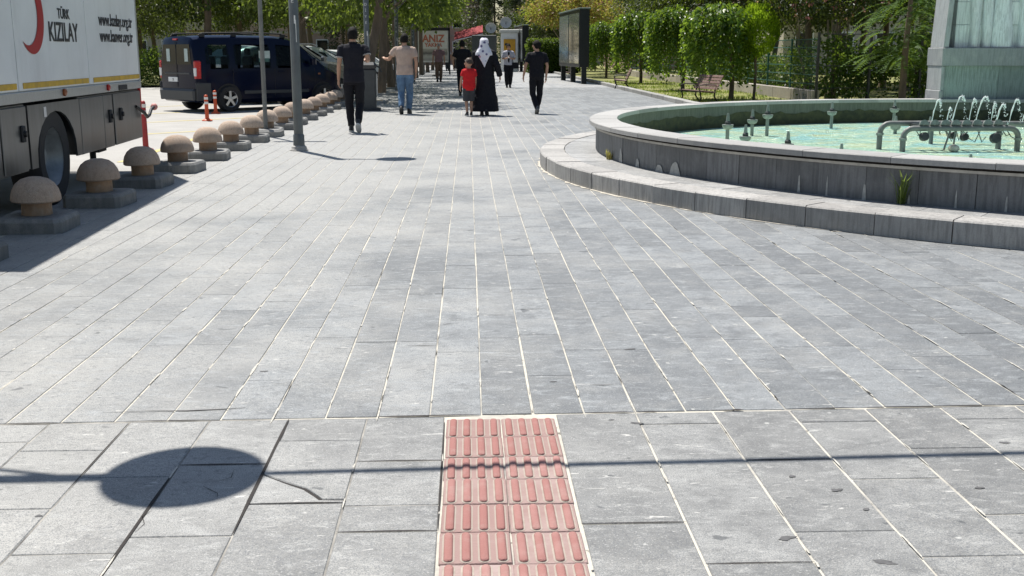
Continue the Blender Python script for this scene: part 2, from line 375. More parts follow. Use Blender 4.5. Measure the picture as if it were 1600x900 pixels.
# dirt-filled open joints (where the mortar has fallen out)
def gap(pts, w=.006):
    b = MB(); L = []; Rr = []
    for i, (x, y) in enumerate(pts):
        t = Vector(pts[min(i + 1, len(pts) - 1)]) - Vector(pts[max(0, i - 1)]); n = Vector((-t.y, t.x)).normalized() * (w / 2) * (random.uniform(.45, 1.1) if 0 < i < len(pts) - 1 else .2)
        L.append((x + n.x, y + n.y)); Rr.append((x - n.x, y - n.y))
    n = len(pts); b.add([(x, y, .0022) for x, y in L] + [(x, y, .0022) for x, y in Rr], [(i, i + 1, n + i + 1, n + i) for i in range(n - 1)]); b.build('open_joint', m_soil, pave)
def sy(x): return SEAM + .004 + x * .018
for (xa, xb, w) in ((-.36, .03, .012), (.44, .62, .01), (.66, .72, .009), (.98, 1.06, .016), (1.28, 1.5, .009), (1.55, 2.1, .014), (2.12, 2.6, .01), (-1.3, -1.0, .008), (-1.75, -1.55, .01)):
    gap([(xa + (xb - xa) * t / 5, sy(xa + (xb - xa) * t / 5) + random.uniform(-.002, .002)) for t in range(6)], w)
xb_ = colsL[2] * 1.36
gap([(xb_, 3.955), (xb_ + .001, 3.8), (xb_, 3.65), (xb_ + .001, 3.45), (xb_, 3.2), (xb_, 2.95)], .013)
gap([(colsL[3] * 1.36, y) for y in (3.48, 3.2, 3.0, 2.9, 2.75, 2.5)], .012)
gap([(colsL[4] * 1.36, y) for y in (3.93, 3.7, 3.5, 3.3)], .006)
gap([(colsL[0] * 1.36 - .001, y) for y in (3.9, 3.6, 3.4, 3.2, 2.96)], .008)
for x0_, x1_, y_ in ((colsL[1], colsL[0], 2.95), (colsL[2], colsL[1], 3.166), (colsL[3], colsL[2], 3.5), (colsR[0], colsR[1], 2.98), (colsR[1], colsR[2], 2.71), (colsR[2], colsR[3], 3.47), (colsL[1], colsL[0], 3.51)):
    gap([(x0_ * 1.36 + (x1_ - x0_) * 1.36 * t / 4, y_ + random.uniform(-.001, .001)) for t in range(5)], .008)
gap([(-.86, 3.31), (-.83, 3.28), (-.80, 3.25), (-.795, 3.22)], .004); gap([(-.97, 3.13), (-.985, 3.08), (-.965, 3.03), (-.975, 2.97)], .0025); gap([(-.79, 3.44), (-.785, 3.38), (-.82, 3.35), (-.93, 3.34)], .0025)
gap([(-1.42, 4.06), (-1.25, 4.075), (-1.1, 4.07), (-.97, 4.085), (-.88, 4.10)], .009); gap([(.0, 5.6), (.1, 5.605), (.2, 5.6)], .008); gap([(.24, 5.72), (.33, 5.73), (.42, 5.73)], .006); gap([(-.3, 5.0), (-.22, 5.0), (-.16, 5.0)], .007); gap([(.5, 4.35), (.55, 4.34), (.6, 4.345)], .006)
# grout crumbled out of, or smeared over, the joints
lr = random.Random(77)
for i in range(18):
    k = lr.randint(-9, 12); x = X0 + k * PW; y = 4.05 + 4.5 * lr.random() ** 1.6; l = lr.uniform(.06, .35)
    gap([(x + lr.uniform(-.002, .002), y + l * t / 4) for t in range(5)], lr.uniform(.003, .006))
sm = MB()
for i in range(380):
    if lr.random() < .8: k = lr.randint(-14, 16); x = X0 + k * PW; y = 4.0 + 8 * lr.random() ** 1.5
    else: x = (lr.choice(colsL + colsR)) * 1.36; y = lr.uniform(2.5, 3.95)
    n_ = 8; w_ = lr.uniform(.002, .0055); l_ = lr.uniform(.01, .12); z_ = .0024 + .0006 * (i % 3)
    sm.add([(x + w_ * cos(2 * pi * q / n_) * lr.uniform(.5, 1.2), y + l_ * sin(2 * pi * q / n_) * lr.uniform(.6, 1.2), z_) for q in range(n_)], [tuple(range(n_))])
so = sm.build('grout_smears', M('grout_dust', (.47, .45, .40), .95, var=.25, scale=40), pave); so['kind'] = 'stuff'
# dried spills and tread marks
sp = MB()
for (x, y, a, c_, rt) in ((.90, 2.86, .03, .014, .3), (1.12, 2.70, .035, .014, -.4), (1.16, 3.20, .022, .012, .1), (1.05, 3.32, .012, .009, 0), (1.2, 3.05, .012, .008, .5), (.62, 3.86, .028, .012, -.2), (.53, 3.9, .014, .008, .2), (1.62, 3.2, .016, .01, 0), (-.9, 4.6, .02, .01, 0), (.75, 4.9, .03, .01, .3), (1.9, 3.6, .02, .012, .2), (.35, 4.4, .02, .006, 0), (-1.3, 3.1, .012, .008, 0)):
    n_ = 14; T = Matrix.Translation((x, y, .0017)) @ Matrix.Rotation(rt, 4, 'Z'); sp.add([T @ Vector((a * cos(2 * pi * q / n_) * lr.uniform(.6, 1.25), c_ * sin(2 * pi * q / n_) * lr.uniform(.6, 1.25), 0)) for q in range(n_)], [tuple(range(n_))])
so = sp.build('dried_spills', M('dried_spill', (.09, .09, .092), .85, var=.4, scale=30), pave); so['kind'] = 'stuff'
# tactile strip
m_tr = M('tactile_red', (.345, .15, .132), .9, var=.18, scale=9, bump=.5, bscale=220, col2=(.40, .225, .205), world=True, rnd=.14)
m_tp = M('tactile_worn', (.40, .335, .29), .95, var=.22, scale=26, bump=.5, bscale=220, col2=(.44, .39, .33), world=True, rnd=.15)
m_tb = M('tactile_base', (.345, .225, .205), .95, var=.16, scale=8, bump=.5, bscale=220, col2=(.41, .325, .305), world=True, rnd=.14)
def bar_rings(b, x, y0, y1, r, z, h, mi, pale):
    n = 7; outl = []; ring2 = []
    for k in range(2 * n):
        a = pi * (k % n) / (n - 1)
        if k < n: outl.append((x + cos(a), y1 - r, sin(a)))
        else: outl.append((x - cos(a), y0 + r, -sin(a)))
    def lv(rr, zz): return [(x + (cx - x) * rr, cy + s_ * rr, zz) for cx, cy, s_ in outl]
    N = 2 * n; V = lv(r * 1.42, z) + lv(r * 1.02, z + .0004) + lv(r, z + h * .35) + lv(r * .8, z + h * .8) + lv(r * .42, z + h)
    F = []
    for l in range(4):
        for k in range(N): j = (k + 1) % N; F.append((l * N + k, l * N + j, (l + 1) * N + j, (l + 1) * N + k))
    F.append(tuple(range(4 * N, 5 * N)))
    o = len(b.f); b.add(V, F, mi)
    for k in range(N): b.m[o + k] = pale
    for k in range(N): b.m[o + N + k] = pale
tb = MB(); tb.bbox(-.101, .101, -.0992, .0992, -.03, 0, .003, 2)
for i in range(4): bar_rings(tb, -.075 + i * .05, -.091, .091, .0125, .0006, .0064, 0, 1)
tme = tb.mesh('tactile_tile', [m_tr, m_tp, m_tb], 40)
tac = empty('tactile_path', (0, 0, 0), kind='structure')
b = MB(); b.box(-.098, .3235, .9, 3.935, -.06, -.0022); b.build('mortar_bed', m_mortar, tac)
for r_ in range(12):
    for c_ in range(2):
        o = bpy.data.objects.new('tactile_tile', tme); COL.objects.link(o); o.parent = tac
        o.location = (.010 + c_ * .2045 + rng.uniform(-.002, .002), 3.83 - r_ * .2 - c_ * .004 + rng.uniform(-.003, .003), rng.uniform(.0005, .004)); o.rotation_euler = (rng.uniform(-.006, .006), rng.uniform(-.006, .006), rng.uniform(-.007, .007))
gap([(.12, 3.425), (.2, 3.423), (.32, 3.42)], .01)
# ---------------------------------------------------------------- fountain
m_step = stonemat('step_stone', (.36, .35, .335), .6, (.44, .43, .41))
m_steptop = slabmat('step_top', False, base=(.34, .338, .33), warm=(.46, .455, .44))
m_wall = stonemat('fountain_wall', (.18, .185, .19), .6, (.27, .275, .275))
m_cop = stonemat('coping_stone', (.355, .35, .338), .2, (.44, .43, .41))
m_in = stonemat('pool_lining', (.12, .13, .105), .6, (.17, .18, .15))
m_alg = M('algae', (.035, .045, .02), .7, var=.5, scale=9, bump=.6, bscale=60, col2=(.075, .075, .03))
m_lime = M('lime_stain', (.42, .42, .40), .9, var=.25, scale=25)
m_lip = M('render_lip', (.48, .46, .42), .85, var=.2, scale=10)
ft = empty('fountain', (FC.x, FC.y, 0), 0, 'round stone fountain with a wide step and turquoise water', 'fountain')
def arc(b, r0, r1, a0, a1, z0, z1, n=4, mi=0, bev=.0):
    """a piece of ring about the local origin; outer radius r1"""
    v = []; f = []
    for i in range(n + 1):
        a = a0 + (a1 - a0) * i / n; c_, s_ = cos(a), sin(a)
        prof = [(r0, z0), (r1, z0), (r1, z1 - bev), (r1 - bev, z1), (r0 + bev * .3, z1), (r0, z1 - bev * .3)] if bev else [(r0, z0), (r1, z0), (r1, z1), (r0, z1)]
        v += [(r * c_, r * s_, z) for r, z in prof]
    k = len(prof)
    for i in range(n):
        for j in range(k): l = (j + 1) % k; f.append((i * k + j, i * k + l, (i + 1) * k + l, (i + 1) * k + j))
    f.append(tuple(range(k - 1, -1, -1))); f.append(tuple(range(n * k, (n + 1) * k)))
    b.add(v, f, mi)
A0, A1 = R(40), R(310)
fr = random.Random(5)
def ringset(name, r0, r1, z0, z1, L, gapm, mat, bev, jit=.004, a0=A0, a1=A1):
    n = max(1, int((a1 - a0) * r1 / L)); da = (a1 - a0) / n; g = gapm / r1
    for i in range(n):
        b = MB(); arc(b, r0 + fr.uniform(-jit, jit) * .3, r1 + fr.uniform(-jit, jit), a0 + i * da + g * fr.uniform(.3, 1.2), a0 + (i + 1) * da - g * fr.uniform(.3, 1.2), z0, z1 + fr.uniform(-jit, jit) * .6, 3, 0, bev)
        o = b.build(name, mat, ft); t = fr.random(); o.color = (t, t, t, 1)
ringset('step_stone', 6.82, R_STEP, -.02, .172, .57, .006, m_step, .012, .006)
ringset('step_slab', 6.36, 6.815, -.02, .168, .46, .004, m_steptop, .004, .003)
b = MB(); arc(b, 6.3, R_STEP - .02, A0, A1, -.03, .15, 90); b.build('step_core', m_mortar, ft)
ringset('wall_panel', 6.30, 6.42, .10, .452, .44, .003, m_wall, .004, .003)
b = MB(); arc(b, 6.22, 6.40, A0, A1, -.03, .45, 120); b.build('wall_core', m_in, ft)
b = MB(); arc(b, 6.28, 6.445, A0, A1, .446, .468, 120); b.build('coping_bed', m_lip, ft)
ringset('coping_stone', 6.15, 6.50, .492, .545, .8, .003, m_cop, .008, .004)
b = MB(); arc(b, 6.25, 6.43, A0, A1, .466, .494, 120); b.build('coping_joint', m_soil, ft)
b = MB(); arc(b, 6.185, 6.23, R(20), A1, -.4, .5, 120); b.build('inner_lining', m_in, ft)
# algae belt above the water line
b = MB(); v = []; f = []; N = 260
for i in range(N + 1):
    a = R(30) + (A1 - R(30)) * i / N; h = .355 + .012 * sin(i * .31) + fr.uniform(-.025, .025)
    for z in (-.1, h): v.append((6.178 * cos(a), 6.178 * sin(a), z))
for i in range(N): f.append((2 * i, 2 * i + 1, 2 * i + 3, 2 * i + 2))
b.add(v, f); b.build('algae_belt', m_alg, ft)
# lime patches and run-off marks at the foot of the wall
for a, w, h in ((190.5, .12, .16), (195, .1, .09), (199.5, .16, .08), (202.2, .2, .13), (217.0, .03, .16), (219.5, .02, .16), (222.6, .035, .14), (226, .02, .08), (229.3, .018, .14), (232.6, .02, .12), (238, .02, .2)):
    b = MB(); A = R(a); n = 7; poly = []
    for k in range(n + 1):
        t = k / n; poly.append((t - .5, h * (1 - abs(2 * t - 1) ** 2.5) * fr.uniform(.85, 1.1)))
    v = [((6.4265) * cos(A + x * w / 6.42), (6.4265) * sin(A + x * w / 6.42), .166) for x, y in poly] + [((6.4265) * cos(A + x * w / 6.42), (6.4265) * sin(A + x * w / 6.42), .17 + y) for x, y in poly]
    b.add(v, [(i, i + 1, n + 2 + i, n + 1 + i) for i in range(n)]); b.build('lime_stain', m_lime, ft)
b = MB(); v = []; f = []; N = 400
for i in range(N + 1):
    a = R(95) + (A1 - R(95)) * i / N; w0 = .004 + .022 * max(0, fr.gauss(.5, .35)) * (1.8 if a < R(205) else 1)
    v += [(7.10 * cos(a), 7.10 * sin(a), .006), ((7.125 + w0) * cos(a), (7.125 + w0) * sin(a), .0035)]
for i in range(N): f.append((2 * i, 2 * i + 1, 2 * i + 3, 2 * i + 2))
b.add(v, f); b.build('sand_edge', M('blown_sand', (.46, .43, .37), .95, var=.25, scale=30), ft)
# water
m, nt, p = newmat('pool_water')
tc = nt.nodes.new('ShaderNodeTexCoord').outputs['Object']
wv = _noise(nt, _map(nt, tc, (1, 1.6, 1)), 3.2, 4, .6, 1.2)
c = _mix(nt, (.33, .62, .52), (.63, .79, .58), _ramp(nt, wv, [(.36, 0), (.6, 1)]))
c = _mix(nt, c, (.30, .62, .64), _ramp(nt, _noise(nt, tc, 1.4, 3), [(.5, 0), (.64, .8)]))
c = _mix(nt, c, (.58, .60, .30), _ramp(nt, _noise(nt, _map(nt, tc, (1, 2, 1)), 2.1, 5, .6), [(.52, 0), (.68, .8)]))
nt.links.new(c, p.inputs['Base Color']); p.inputs['Roughness'].default_value = .07; p.inputs['IOR'].default_value = 1.33
hh = _math(nt, 'ADD', _noise(nt, _map(nt, tc, (1, 1.7, 1)), 4.5, 4, .6, 1.2), _math(nt, 'MULTIPLY', _noise(nt, tc, 17, 3), .3)); nt.links.new(_bump(nt, hh, .8, .1), p.inputs['Normal'])
b = MB(); b.lathe([(6.19, -.35), (6.19, .14)], 96); o = b.build('water', m, ft)
# nozzles
m_pvc = M('weathered_nozzle', (.20, .22, .205), .55, var=.25, scale=14, metal=.2, grime=.5)
m_steel = M('galvanised_pipe', (.15, .155, .15), .55, metal=.15, var=.2, scale=9, grime=.4)
m_dark = M('dark_metal', (.05, .052, .055), .5, metal=.4, var=.3, scale=12)
WZ = .14
def nozzle(x, y, h, tall, label):
    t = empty('fountain_nozzle', (x, y, 0), fr.uniform(0, 6), label, 'nozzle', 'nozzles standing in the pool')
    if tall:
        b = MB(); b.tube([(0, 0, -.3), (0, 0, WZ + h)], .026, 10); b.build('riser_pipe', m_pvc, t, 40)
        b = MB(); b.lathe([(.04, WZ + h - .045), (.065, WZ + h - .03), (.078, WZ + h), (.078, WZ + h + .018), (.03, WZ + h + .02)], 14); b.build('collar', m_pvc, t, 40)
        z = WZ + h + .02
    else: z = WZ - .01
    b = MB(); b.lathe([(.036, z - .01), (.042, z + .01), (.042, z + .03), (.03, z + .045)], 6); b.build('nut', m_dark, t, 30)
    b = MB(); b.lathe([(.026, z + .04), (.022, z + .1), (.014, z + .15)], 10); b.build('jet_tip', m_pvc, t, 40)
nz = [(3.54, 14.87, .24, 1, 'tall nozzle farthest to the left in the turquoise pool'), (3.62, 14.2, .13, 1, 'low collared nozzle just right of the leftmost tall nozzle'),
      (4.25, 16.3, .22, 1, 'tall nozzle second from the left, behind a lower one'), (4.45, 16.2, .3, 1, 'tall nozzle lined up behind a nearer collared nozzle'),
      (3.95, 13.4, .1, 1, 'collared nozzle close to the front rim, another in line behind'), (5.95, 17.8, .26, 1, 'tall nozzle alone before the algae-stained back wall'),
      (7.3, 18.6, .26, 1, 'tall nozzle at the back near the monument foot'), (4.52, 13.09, 0, 0, 'stubby grey nozzle by the front rim, alone in open water'), (5.46, 11.67, 0, 0, 'stubby grey nozzle by the front rim below the pipe manifold'),
      (6.55, 16.6, .1, 1, 'small nozzle behind the elbow of the pipes'), (7.0, 16.4, .1, 1, 'small nozzle behind the pipes towards the monument')]
for q in nz: nozzle(*q)
# pipe manifold with half-round float discs and hanging lamps
mf = empty('pipe_manifold', (6.0, 13.7, 0), 0, 'grey bent pipe manifold with half discs and hanging lamps in the pool', 'pipes')
def bent(x0, x1, y, z, parent, r=.035):
    pts = [(x0, y, -.3), (x0, y, z - .12)] + [(x0 + .12 - .12 * cos(a), y, z - .12 + .12 * sin(a)) for a in (pi / 8, pi / 4, 3 * pi / 8, pi / 2)]
    pts += [(x1 - .12 + .12 * sin(a), y, z - .12 + .12 * cos(a)) for a in (0, pi / 8, pi / 4, 3 * pi / 8, pi / 2)] + [(x1, y, -.3)]
    b = MB(); b.tube(pts, r, 12); o = b.build('pipe', m_steel, parent, 50)
    for x in (x0, x1):
        b = MB(); b.lathe([(r + .002, z - .15), (r + .014, z - .148), (r + .014, z - .12), (r + .002, z - .118)], 12, (x, y, 0)); b.build('flange', m_pvc, o, 40)
    return o
bent(-.72, .84, .18, .47, mf); bent(-.55, .92, -.16, .43, mf)
for i in range(8):
    x = -.3 + i * .135; b = MB(); n = 9
    v = [(x, 0, .47)] ; poly = [(.058 * cos(pi * k / n), .062 * sin(pi * k / n)) for k in range(n + 1)]
    b.prism(poly, -.02, .02, 0, Matrix.Translation((x, -.17, .475)) @ Matrix.Rotation(R(75), 4, 'X')); b.build('half_disc', m_pvc, mf)
for i in range(9):
    x = -.33 + i * .135; b = MB(); b.cbox((x, 0, .45), (.03, .36, .05)); b.build('clamp', m_dark, mf)
for x, y, z, r in ((-.3, -.2, .33, .055), (.6, -.22, .31, .065), (.35, .1, .3, .05), (.2, .12, .32, .045)):
    b = MB(); b.lathe([(r * .5, -.05), (r, -.03), (r, .03), (r * .86, .04)], 14, T=Matrix.Translation((x, y, z)) @ Matrix.Rotation(R(80), 4, 'X')); b.build('pool_lamp', m_dark, mf, 40)
for i in range(14):
    x = fr.uniform(-.4, .8); y = fr.uniform(-.2, .2); x2 = x + fr.uniform(-.2, .25)
    b = MB(); b.tube([(x, y, .42), ((x + x2) / 2, y - .03, .42 - fr.uniform(.06, .16)), (x2, y, .4 - fr.uniform(0, .1))], .006, 5); b.build('cable', m_dark, mf)
for x, x2 in ((.05, -.02), (.11, .1)):
    b = MB(); b.tube([(x, -.16, .42), (x2, -.16, .16)], .012, 6); b.build('support_rod', m_steel, mf)
b = MB(); b.lathe([(.01, -.05), (.055, -.035), (.07, 0), (.055, .03), (.01, .045)], 14, (.09, -.2, .185)); tag(b.build('float_ball', M('float_ball', (.5, .44, .36), .6), None, 60, loc=(6.0, 13.7, 0)), 'round pinkish float ball under the pipe manifold', 'float')
mg = empty('spray_pipe', (7.2, 14.7, 0), 0, 'straight spray pipe with a row of small jets behind the manifold', 'pipe')
b = MB(); b.tube([(-1.0, 0, .42), (1.6, -.25, .42)], .035, 10); b.build('pipe', m_steel, mg, 50)
for x in (-.9, .4, 1.5): b = MB(); b.tube([(x, -.1 * (x + 1), .42), (x, -.1 * (x + 1), -.3)], .03, 8); b.build('leg', m_steel, mg, 50)
# water jets
m, nt, p = newmat('jet_water'); tc = nt.nodes.new('ShaderNodeTexCoord').outputs['Object']
nt.links.new(_mix(nt, (.75, .82, .82), (.95, .97, .97), _noise(nt, tc, 30)), p.inputs['Base Color']); p.inputs['Roughness'].default_value = .15; p.inputs['Transmission Weight'].default_value = .1; p.inputs['IOR'].default_value = 1.2
m_jet = m
JX = [(6.28, .14, .31), (6.48, .06, .2), (6.55, .2, .36), (6.77, .1, .32), (6.86, .2, .35), (7.06, .06, .27), (7.13, .14, .25), (7.3, .16, .32), (7.47, .22, .31), (7.66, .16, .33), (7.82, .26, .36)]
for i, (x, dx, h) in enumerate(JX):
    y = 14.68 - .1 * (x - 6.2); b = MB(); pts = []; rad = []
    for k in range(15):
        t = k / 14; pts.append((dx * t + fr.uniform(-.003, .003), -.05 * t + fr.uniform(-.003, .003), .43 + h * 4 * t * (1 - t) * (1 if t < .5 else .98))); rad.append((.0065 + .006 * t) * fr.uniform(.5, 1.5))
    jt_ = empty('water_jet', (x, y, 0)); b.tube(pts[:11], rad[:11], 6); b.build('stream', m_jet, jt_, 60); b = MB()
    for k in range(46):
        t = fr.uniform(.5, 1.12); q = (dx * t + fr.uniform(-.02, .02), fr.uniform(-.03, .03), .43 + h * 4 * t * (1 - t) + fr.uniform(-.03, .02)); s_ = fr.uniform(.003, .009)
        b.lathe([(s_ * .3, -s_), (s_, 0), (s_ * .3, s_)], 5, q)
    o = b.build('droplets', m_jet, jt_, 60); o['kind'] = 'stuff'; tag(jt_, 'arched white water jet, %s of the row counted from the left' % ordinal(i), 'water jet', 'row of small water jets')
# splash drops on the pool and weeds on the step
m_weed = leafmat('weed_leaf', (.10, .15, .03), (.22, .28, .08))
def weed(ang, r, n, h, label, dry=False):
    b = MB()
    for i in range(n):
        a = fr.uniform(0, 6.28); l = h * fr.uniform(.4, 1.1); w = .0028; d = Vector((cos(a), sin(a), 0)); sp = fr.uniform(.15, .6)
        p0 = Vector((fr.uniform(-.03, .03), fr.uniform(-.03, .03), 0)); p1 = p0 + d * l * sp * .4 + Vector((0, 0, l * .6)); p2 = p0 + d * l * sp + Vector((0, 0, l * .85)); s_ = Vector((-d.y, d.x, 0)) * w
        b.add([p0 - s_, p0 + s_, p1 + s_ * 1.4, p1 - s_ * 1.4, p2], [(0, 1, 2, 3), (3, 2, 4)])
    o = b.build('weed_tuft', MATS['weed_leaf'] if not dry else leafmat('dry_weed', (.35, .28, .1), (.5, .4, .16)), None, loc=(FC.x + r * cos(R(ang)), FC.y + r * sin(R(ang)), .168)); tag(o, label, 'weed')
weed(225.6, 6.47, 46, .32, 'green weed tuft growing at the foot of the fountain wall')
weed(187.5, 6.46, 50, .14, 'dry yellow weed tuft at the rounded end of the fountain wall', True)
# ---------------------------------------------------------------- monument
m_mon = stonemat('monument_stone', (.33, .345, .35), .45, (.42, .42, .40))
m_mond = stonemat('monument_lower', (.25, .30, .285), .6, (.30, .34, .32))
m_marb = stonemat('relief_marble', (.68, .72, .72), .5, (.8, .8, .78))
mo = empty('monument', (8.38, 19.4, 0), 0, 'tall grey stone monument with carved marble relief above the fountain', 'monument')
Tm = Matrix(((1, 0, 0, 0), (0, 1, 0, 0), (0, 0, 1, 0), (0, 0, 0, 1)))
def mbx(name, x0, x1, y0, y1, z0, z1, mat, bev=.012): b = MB(); b.bbox(x0, x1, y0, y1, z0, z1, bev); return b.build(name, mat, mo)
for i, (z0, z1) in enumerate(((-.3, .28), (.285, .7), (.705, 1.128))): mbx('pilaster_block', .012 * i, .08 + .004 * i, -.03 + .004 * i, .6, z0, z1, m_mon)
mbx('beam', .01, 6.5, -.045, .62, 1.13, 1.445, m_mon)
b = MB(); b.prism([(.03, 1.45), (.12, 1.45), (.3, 5.2), (.2, 5.2)], 0, .56, 0, Matrix(((1, 0, 0, 0), (0, 0, -1, .55), (0, 1, 0, 0), (0, 0, 0, 1)))); b.build('pilaster', m_mon, mo)
for r_ in range(2):
    x = .092
    while x < 6: w = fr.uniform(.9, 1.3); mbx('lower_block', x, x + w - .004, .05, .6, -.3 if r_ == 0 else .503, .5 if r_ == 0 else 1.13, m_mond, .004); x += w
mbx('core', .2, 6.4, .3, .58, -.3, 5.2, m_mon)
z = 1.446
for r_ in range(6):
    x = .3; h = .40
    while x < 6:
        w = fr.uniform(.36, .5); mbx('relief_block', x, x + w - .004, .17 + fr.uniform(-.01, .01), .4, z, z + h - .005, m_marb, .006); x += w
    z += h
for x, w, d, bl in ((.62, .20, .1, .1), (.86, .16, .08, -.05), (1.12, .34, .12, -.08), (1.5, .2, .1, .06), (1.75, .3, .12, 0), (2.2, .26, .1, .05)):
    b = MB(); b.rings([(x + bl * t * .3, .17, 1.45 + 1.9 * t, w * .5 * (1 + .25 * sin(t * 5 + x * 7)) * (1 if t < .9 else .7), d * (1 + .3 * sin(t * 9 + x))) for t in [i / 9 for i in range(10)]], 10, p=2.6); b.build('carved_figure', m_marb, mo, 50)
mbx('cap', -.1, 6.6, -.15, .7, 5.2, 5.45, m_mon)
# ---------------------------------------------------------------- bollards
m_dome = M('terrazzo_cap', (.52, .39, .30), .9, var=.3, scale=70, bump=.8, bscale=150, grime=.35, col2=(.66, .53, .42), world=True, rnd=.25)
m_stem = M('brown_stem', (.36, .235, .15), .75, var=.22, scale=12, bump=.3, bscale=80, grime=.45, world=True, rnd=.3)
m_bbase = stonemat('bollard_base', (.20, .20, .195), .35, (.42, .40, .36))
bo0 = empty('mushroom_bollard')
b = MB(); w, t_ = .27, .235; ch = .09
def octo(w, c): return [(-w + c, -w), (w - c, -w), (w, -w + c), (w, w - c), (w - c, w), (-w + c, w), (-w, w - c), (-w, -w + c)]
V = []; F = []
for (ww, c, z) in ((w, .045, -.03), (w, .045, .095), (t_ + .018, .04, .122), (t_, .04, .128)): V += [(x, y, z) for x, y in octo(ww, c)]
for l in range(3):
    for i in range(8): j = (i + 1) % 8; F.append((l * 8 + i, l * 8 + j, (l + 1) * 8 + j, (l + 1) * 8 + i))
F.append(tuple(range(24, 32))); b.add(V, F); b.build('base', m_bbase, bo0)
b = MB(); b.lathe([(.122, .12), (.119, .16), (.119, .255)], 22); b.build('stem', m_stem, bo0, 40)
b = MB(); b.lathe([(.119, .243), (.185, .238), (.198, .25), (.196, .285), (.182, .335), (.152, .385), (.108, .42), (.055, .437), (.001, .441)], 26, cap=False); b.build('cap', m_dome, bo0, 50)
NB = 17
for k in range(NB):
    o = bo0 if k == 0 else copy_tree(bo0)
    o.location = (-3.385 + random.uniform(-.02, .02), 7.2 + 1.425 * k + random.uniform(-.04, .04), 0); o.rotation_euler = (random.uniform(-.015, .015), random.uniform(-.015, .015), random.uniform(-.12, .12))
    sc = random.uniform(.93, .99); o.scale = (sc, sc, sc)
    tag(o, '%s mushroom-shaped stone bollard of the kerb row, counted from the truck cab end' % ordinal(k), 'bollard', 'mushroom bollards along the kerb')
# ---------------------------------------------------------------- lamp posts
m_post = M('grey_painted_post', (.13, .14, .14), .45, metal=.3, var=.15, scale=6, grime=.3)
m_white = M('white_decal', (.7, .7, .68), .6, var=.1)
def lamp(x, y, label, arm=.72):
    t = empty('street_lamp', (x, y, 0), 0, label, 'street lamp', 'disc lamps along the promenade')
    b = MB(); b.lathe([(.13, -.02), (.13, .012), (.11, .03), (.105, .06), (.085, .075)], 16); b.build('base_flange', M('cast_base', (.34, .33, .31), .7, var=.3, scale=18, grime=.4), t, 40)
    b = MB(); b.lathe([(.066, .03), (.066, 3.2), (.03, 3.24)], 16); b.build('pole', m_post, t, 50)
    b = MB(); b.lathe([(.082, .05), (.078, .22), (.067, .235)], 16); b.build('sleeve', m_post, t, 40)
    b = MB(); b.tube([(0, 0, 3.1), (.35, .02, 3.14), (arm, .03, 3.14)], [.036, .034, .03], 10); a = b.build('arm', m_post, t, 50)
    b = MB(); b.tube([(0, 0, 2.75), (.18, .01, 2.95), (.36, .02, 3.12)], .013, 8); b.build('brace', m_post, a, 50)
    b = MB(); b.tube([(-.2 + .13 * cos(q), .01, 2.95 + .13 * sin(q)) for q in [2 * pi * i / 18 for i in range(19)]], .008, 6); b.build('scroll_ring', m_post, a, 50)
    b = MB(); b.lathe([(.03, 3.10), (.262, 3.12), (.266, 3.14), (.24, 3.165), (.06, 3.2)], 32, (arm, .03, 0)); b.build('lamp_disc', m_post, t, 40)
    for i, ch in enumerate('EYİDELEB'):
        text_obj('letter', ch, .085, m_white, t, (-.004, -.0685, 2.03 + .14 * i), (R(90), 0, 0))
    b = MB(); b.box(.01, .03, -.0685, -.064, 1.75, 1.86); b.box(.028, .036, -.064, -.058, 1.5, 1.8); b.build('peeled_sticker', m_white, t)
    return t
L1 = lamp(-2.4, 4.72, 'disc street lamp whose round shadow falls on the cracked foreground slabs')
lamp(-2.4, 15.6, 'grey disc street lamp post nearest the mushroom bollards, with a white letter')
lamp(-2.42, 26.9, 'grey disc street lamp post behind the man in black and the litter bin')
lamp(-2.45, 38.6, 'grey disc street lamp post between the tree trunks beyond the bin')
lamp(-2.45, 50, 'far disc street lamp post in the shade of the promenade trees')
# cable from the near lamp across the square
m_cable = M('black_cable', (.02, .02, .02), .6)
cx0 = -2.4 + .72
pts = [(cx0 + .26 + t * 8.0, 4.75 + .13 * t, 3.13 - .12 * 4 * t * (1 - t)) for t in [i / 16 for i in range(17)]]
b = MB(); b.tube(pts,   .019, 6); tag(b.build('overhead_cable', m_cable), 'thin black overhead cable strung from the street lamp across the square', 'cable')
t = empty('cable_pole', (cx0 + .26 + 8.0, 4.93, 0), 0, 'slim grey pole carrying the far end of the overhead cable', 'pole')
b = MB(); b.lathe([(.06, 0), (.05, 3.3), (.02, 3.33)], 12); b.build('pole', m_post, t, 50); b = MB(); b.lathe([(.12, 0), (.12, .02), (.07, .05)], 12); b.build('base_flange', m_post, t)
# thin sign pole on a concrete foot
t = empty('sign_pole', (-3.36, 18.35, 0), 0, 'thin galvanised sign pole on a square concrete foot among the bollards', 'pole')
b = MB(); b.lathe([(.036, .1), (.036, 2.85)], 10); b.build('pole', m_steel, t, 50)
b = MB(); V = []; F = []
for (ww, c, z) in ((.27, .08, -.03), (.27, .08, .085), (.235, .07, .12)): V += [(x, y, z) for x, y in octo(ww, c)]
for l in range(2):
    for i in range(8): j = (i + 1) % 8; F.append((l * 8 + i, l * 8 + j, (l + 1) * 8 + j, (l + 1) * 8 + i))
F.append(tuple(range(16, 24))); b.add(V, F); b.build('foot', m_bbase, t)
b = MB(); b.box(-.3, .5, -.01, .01, 2.55, 2.85); b.build('sign_panel', M('blue_sign', (.03, .12, .4), .4), t)
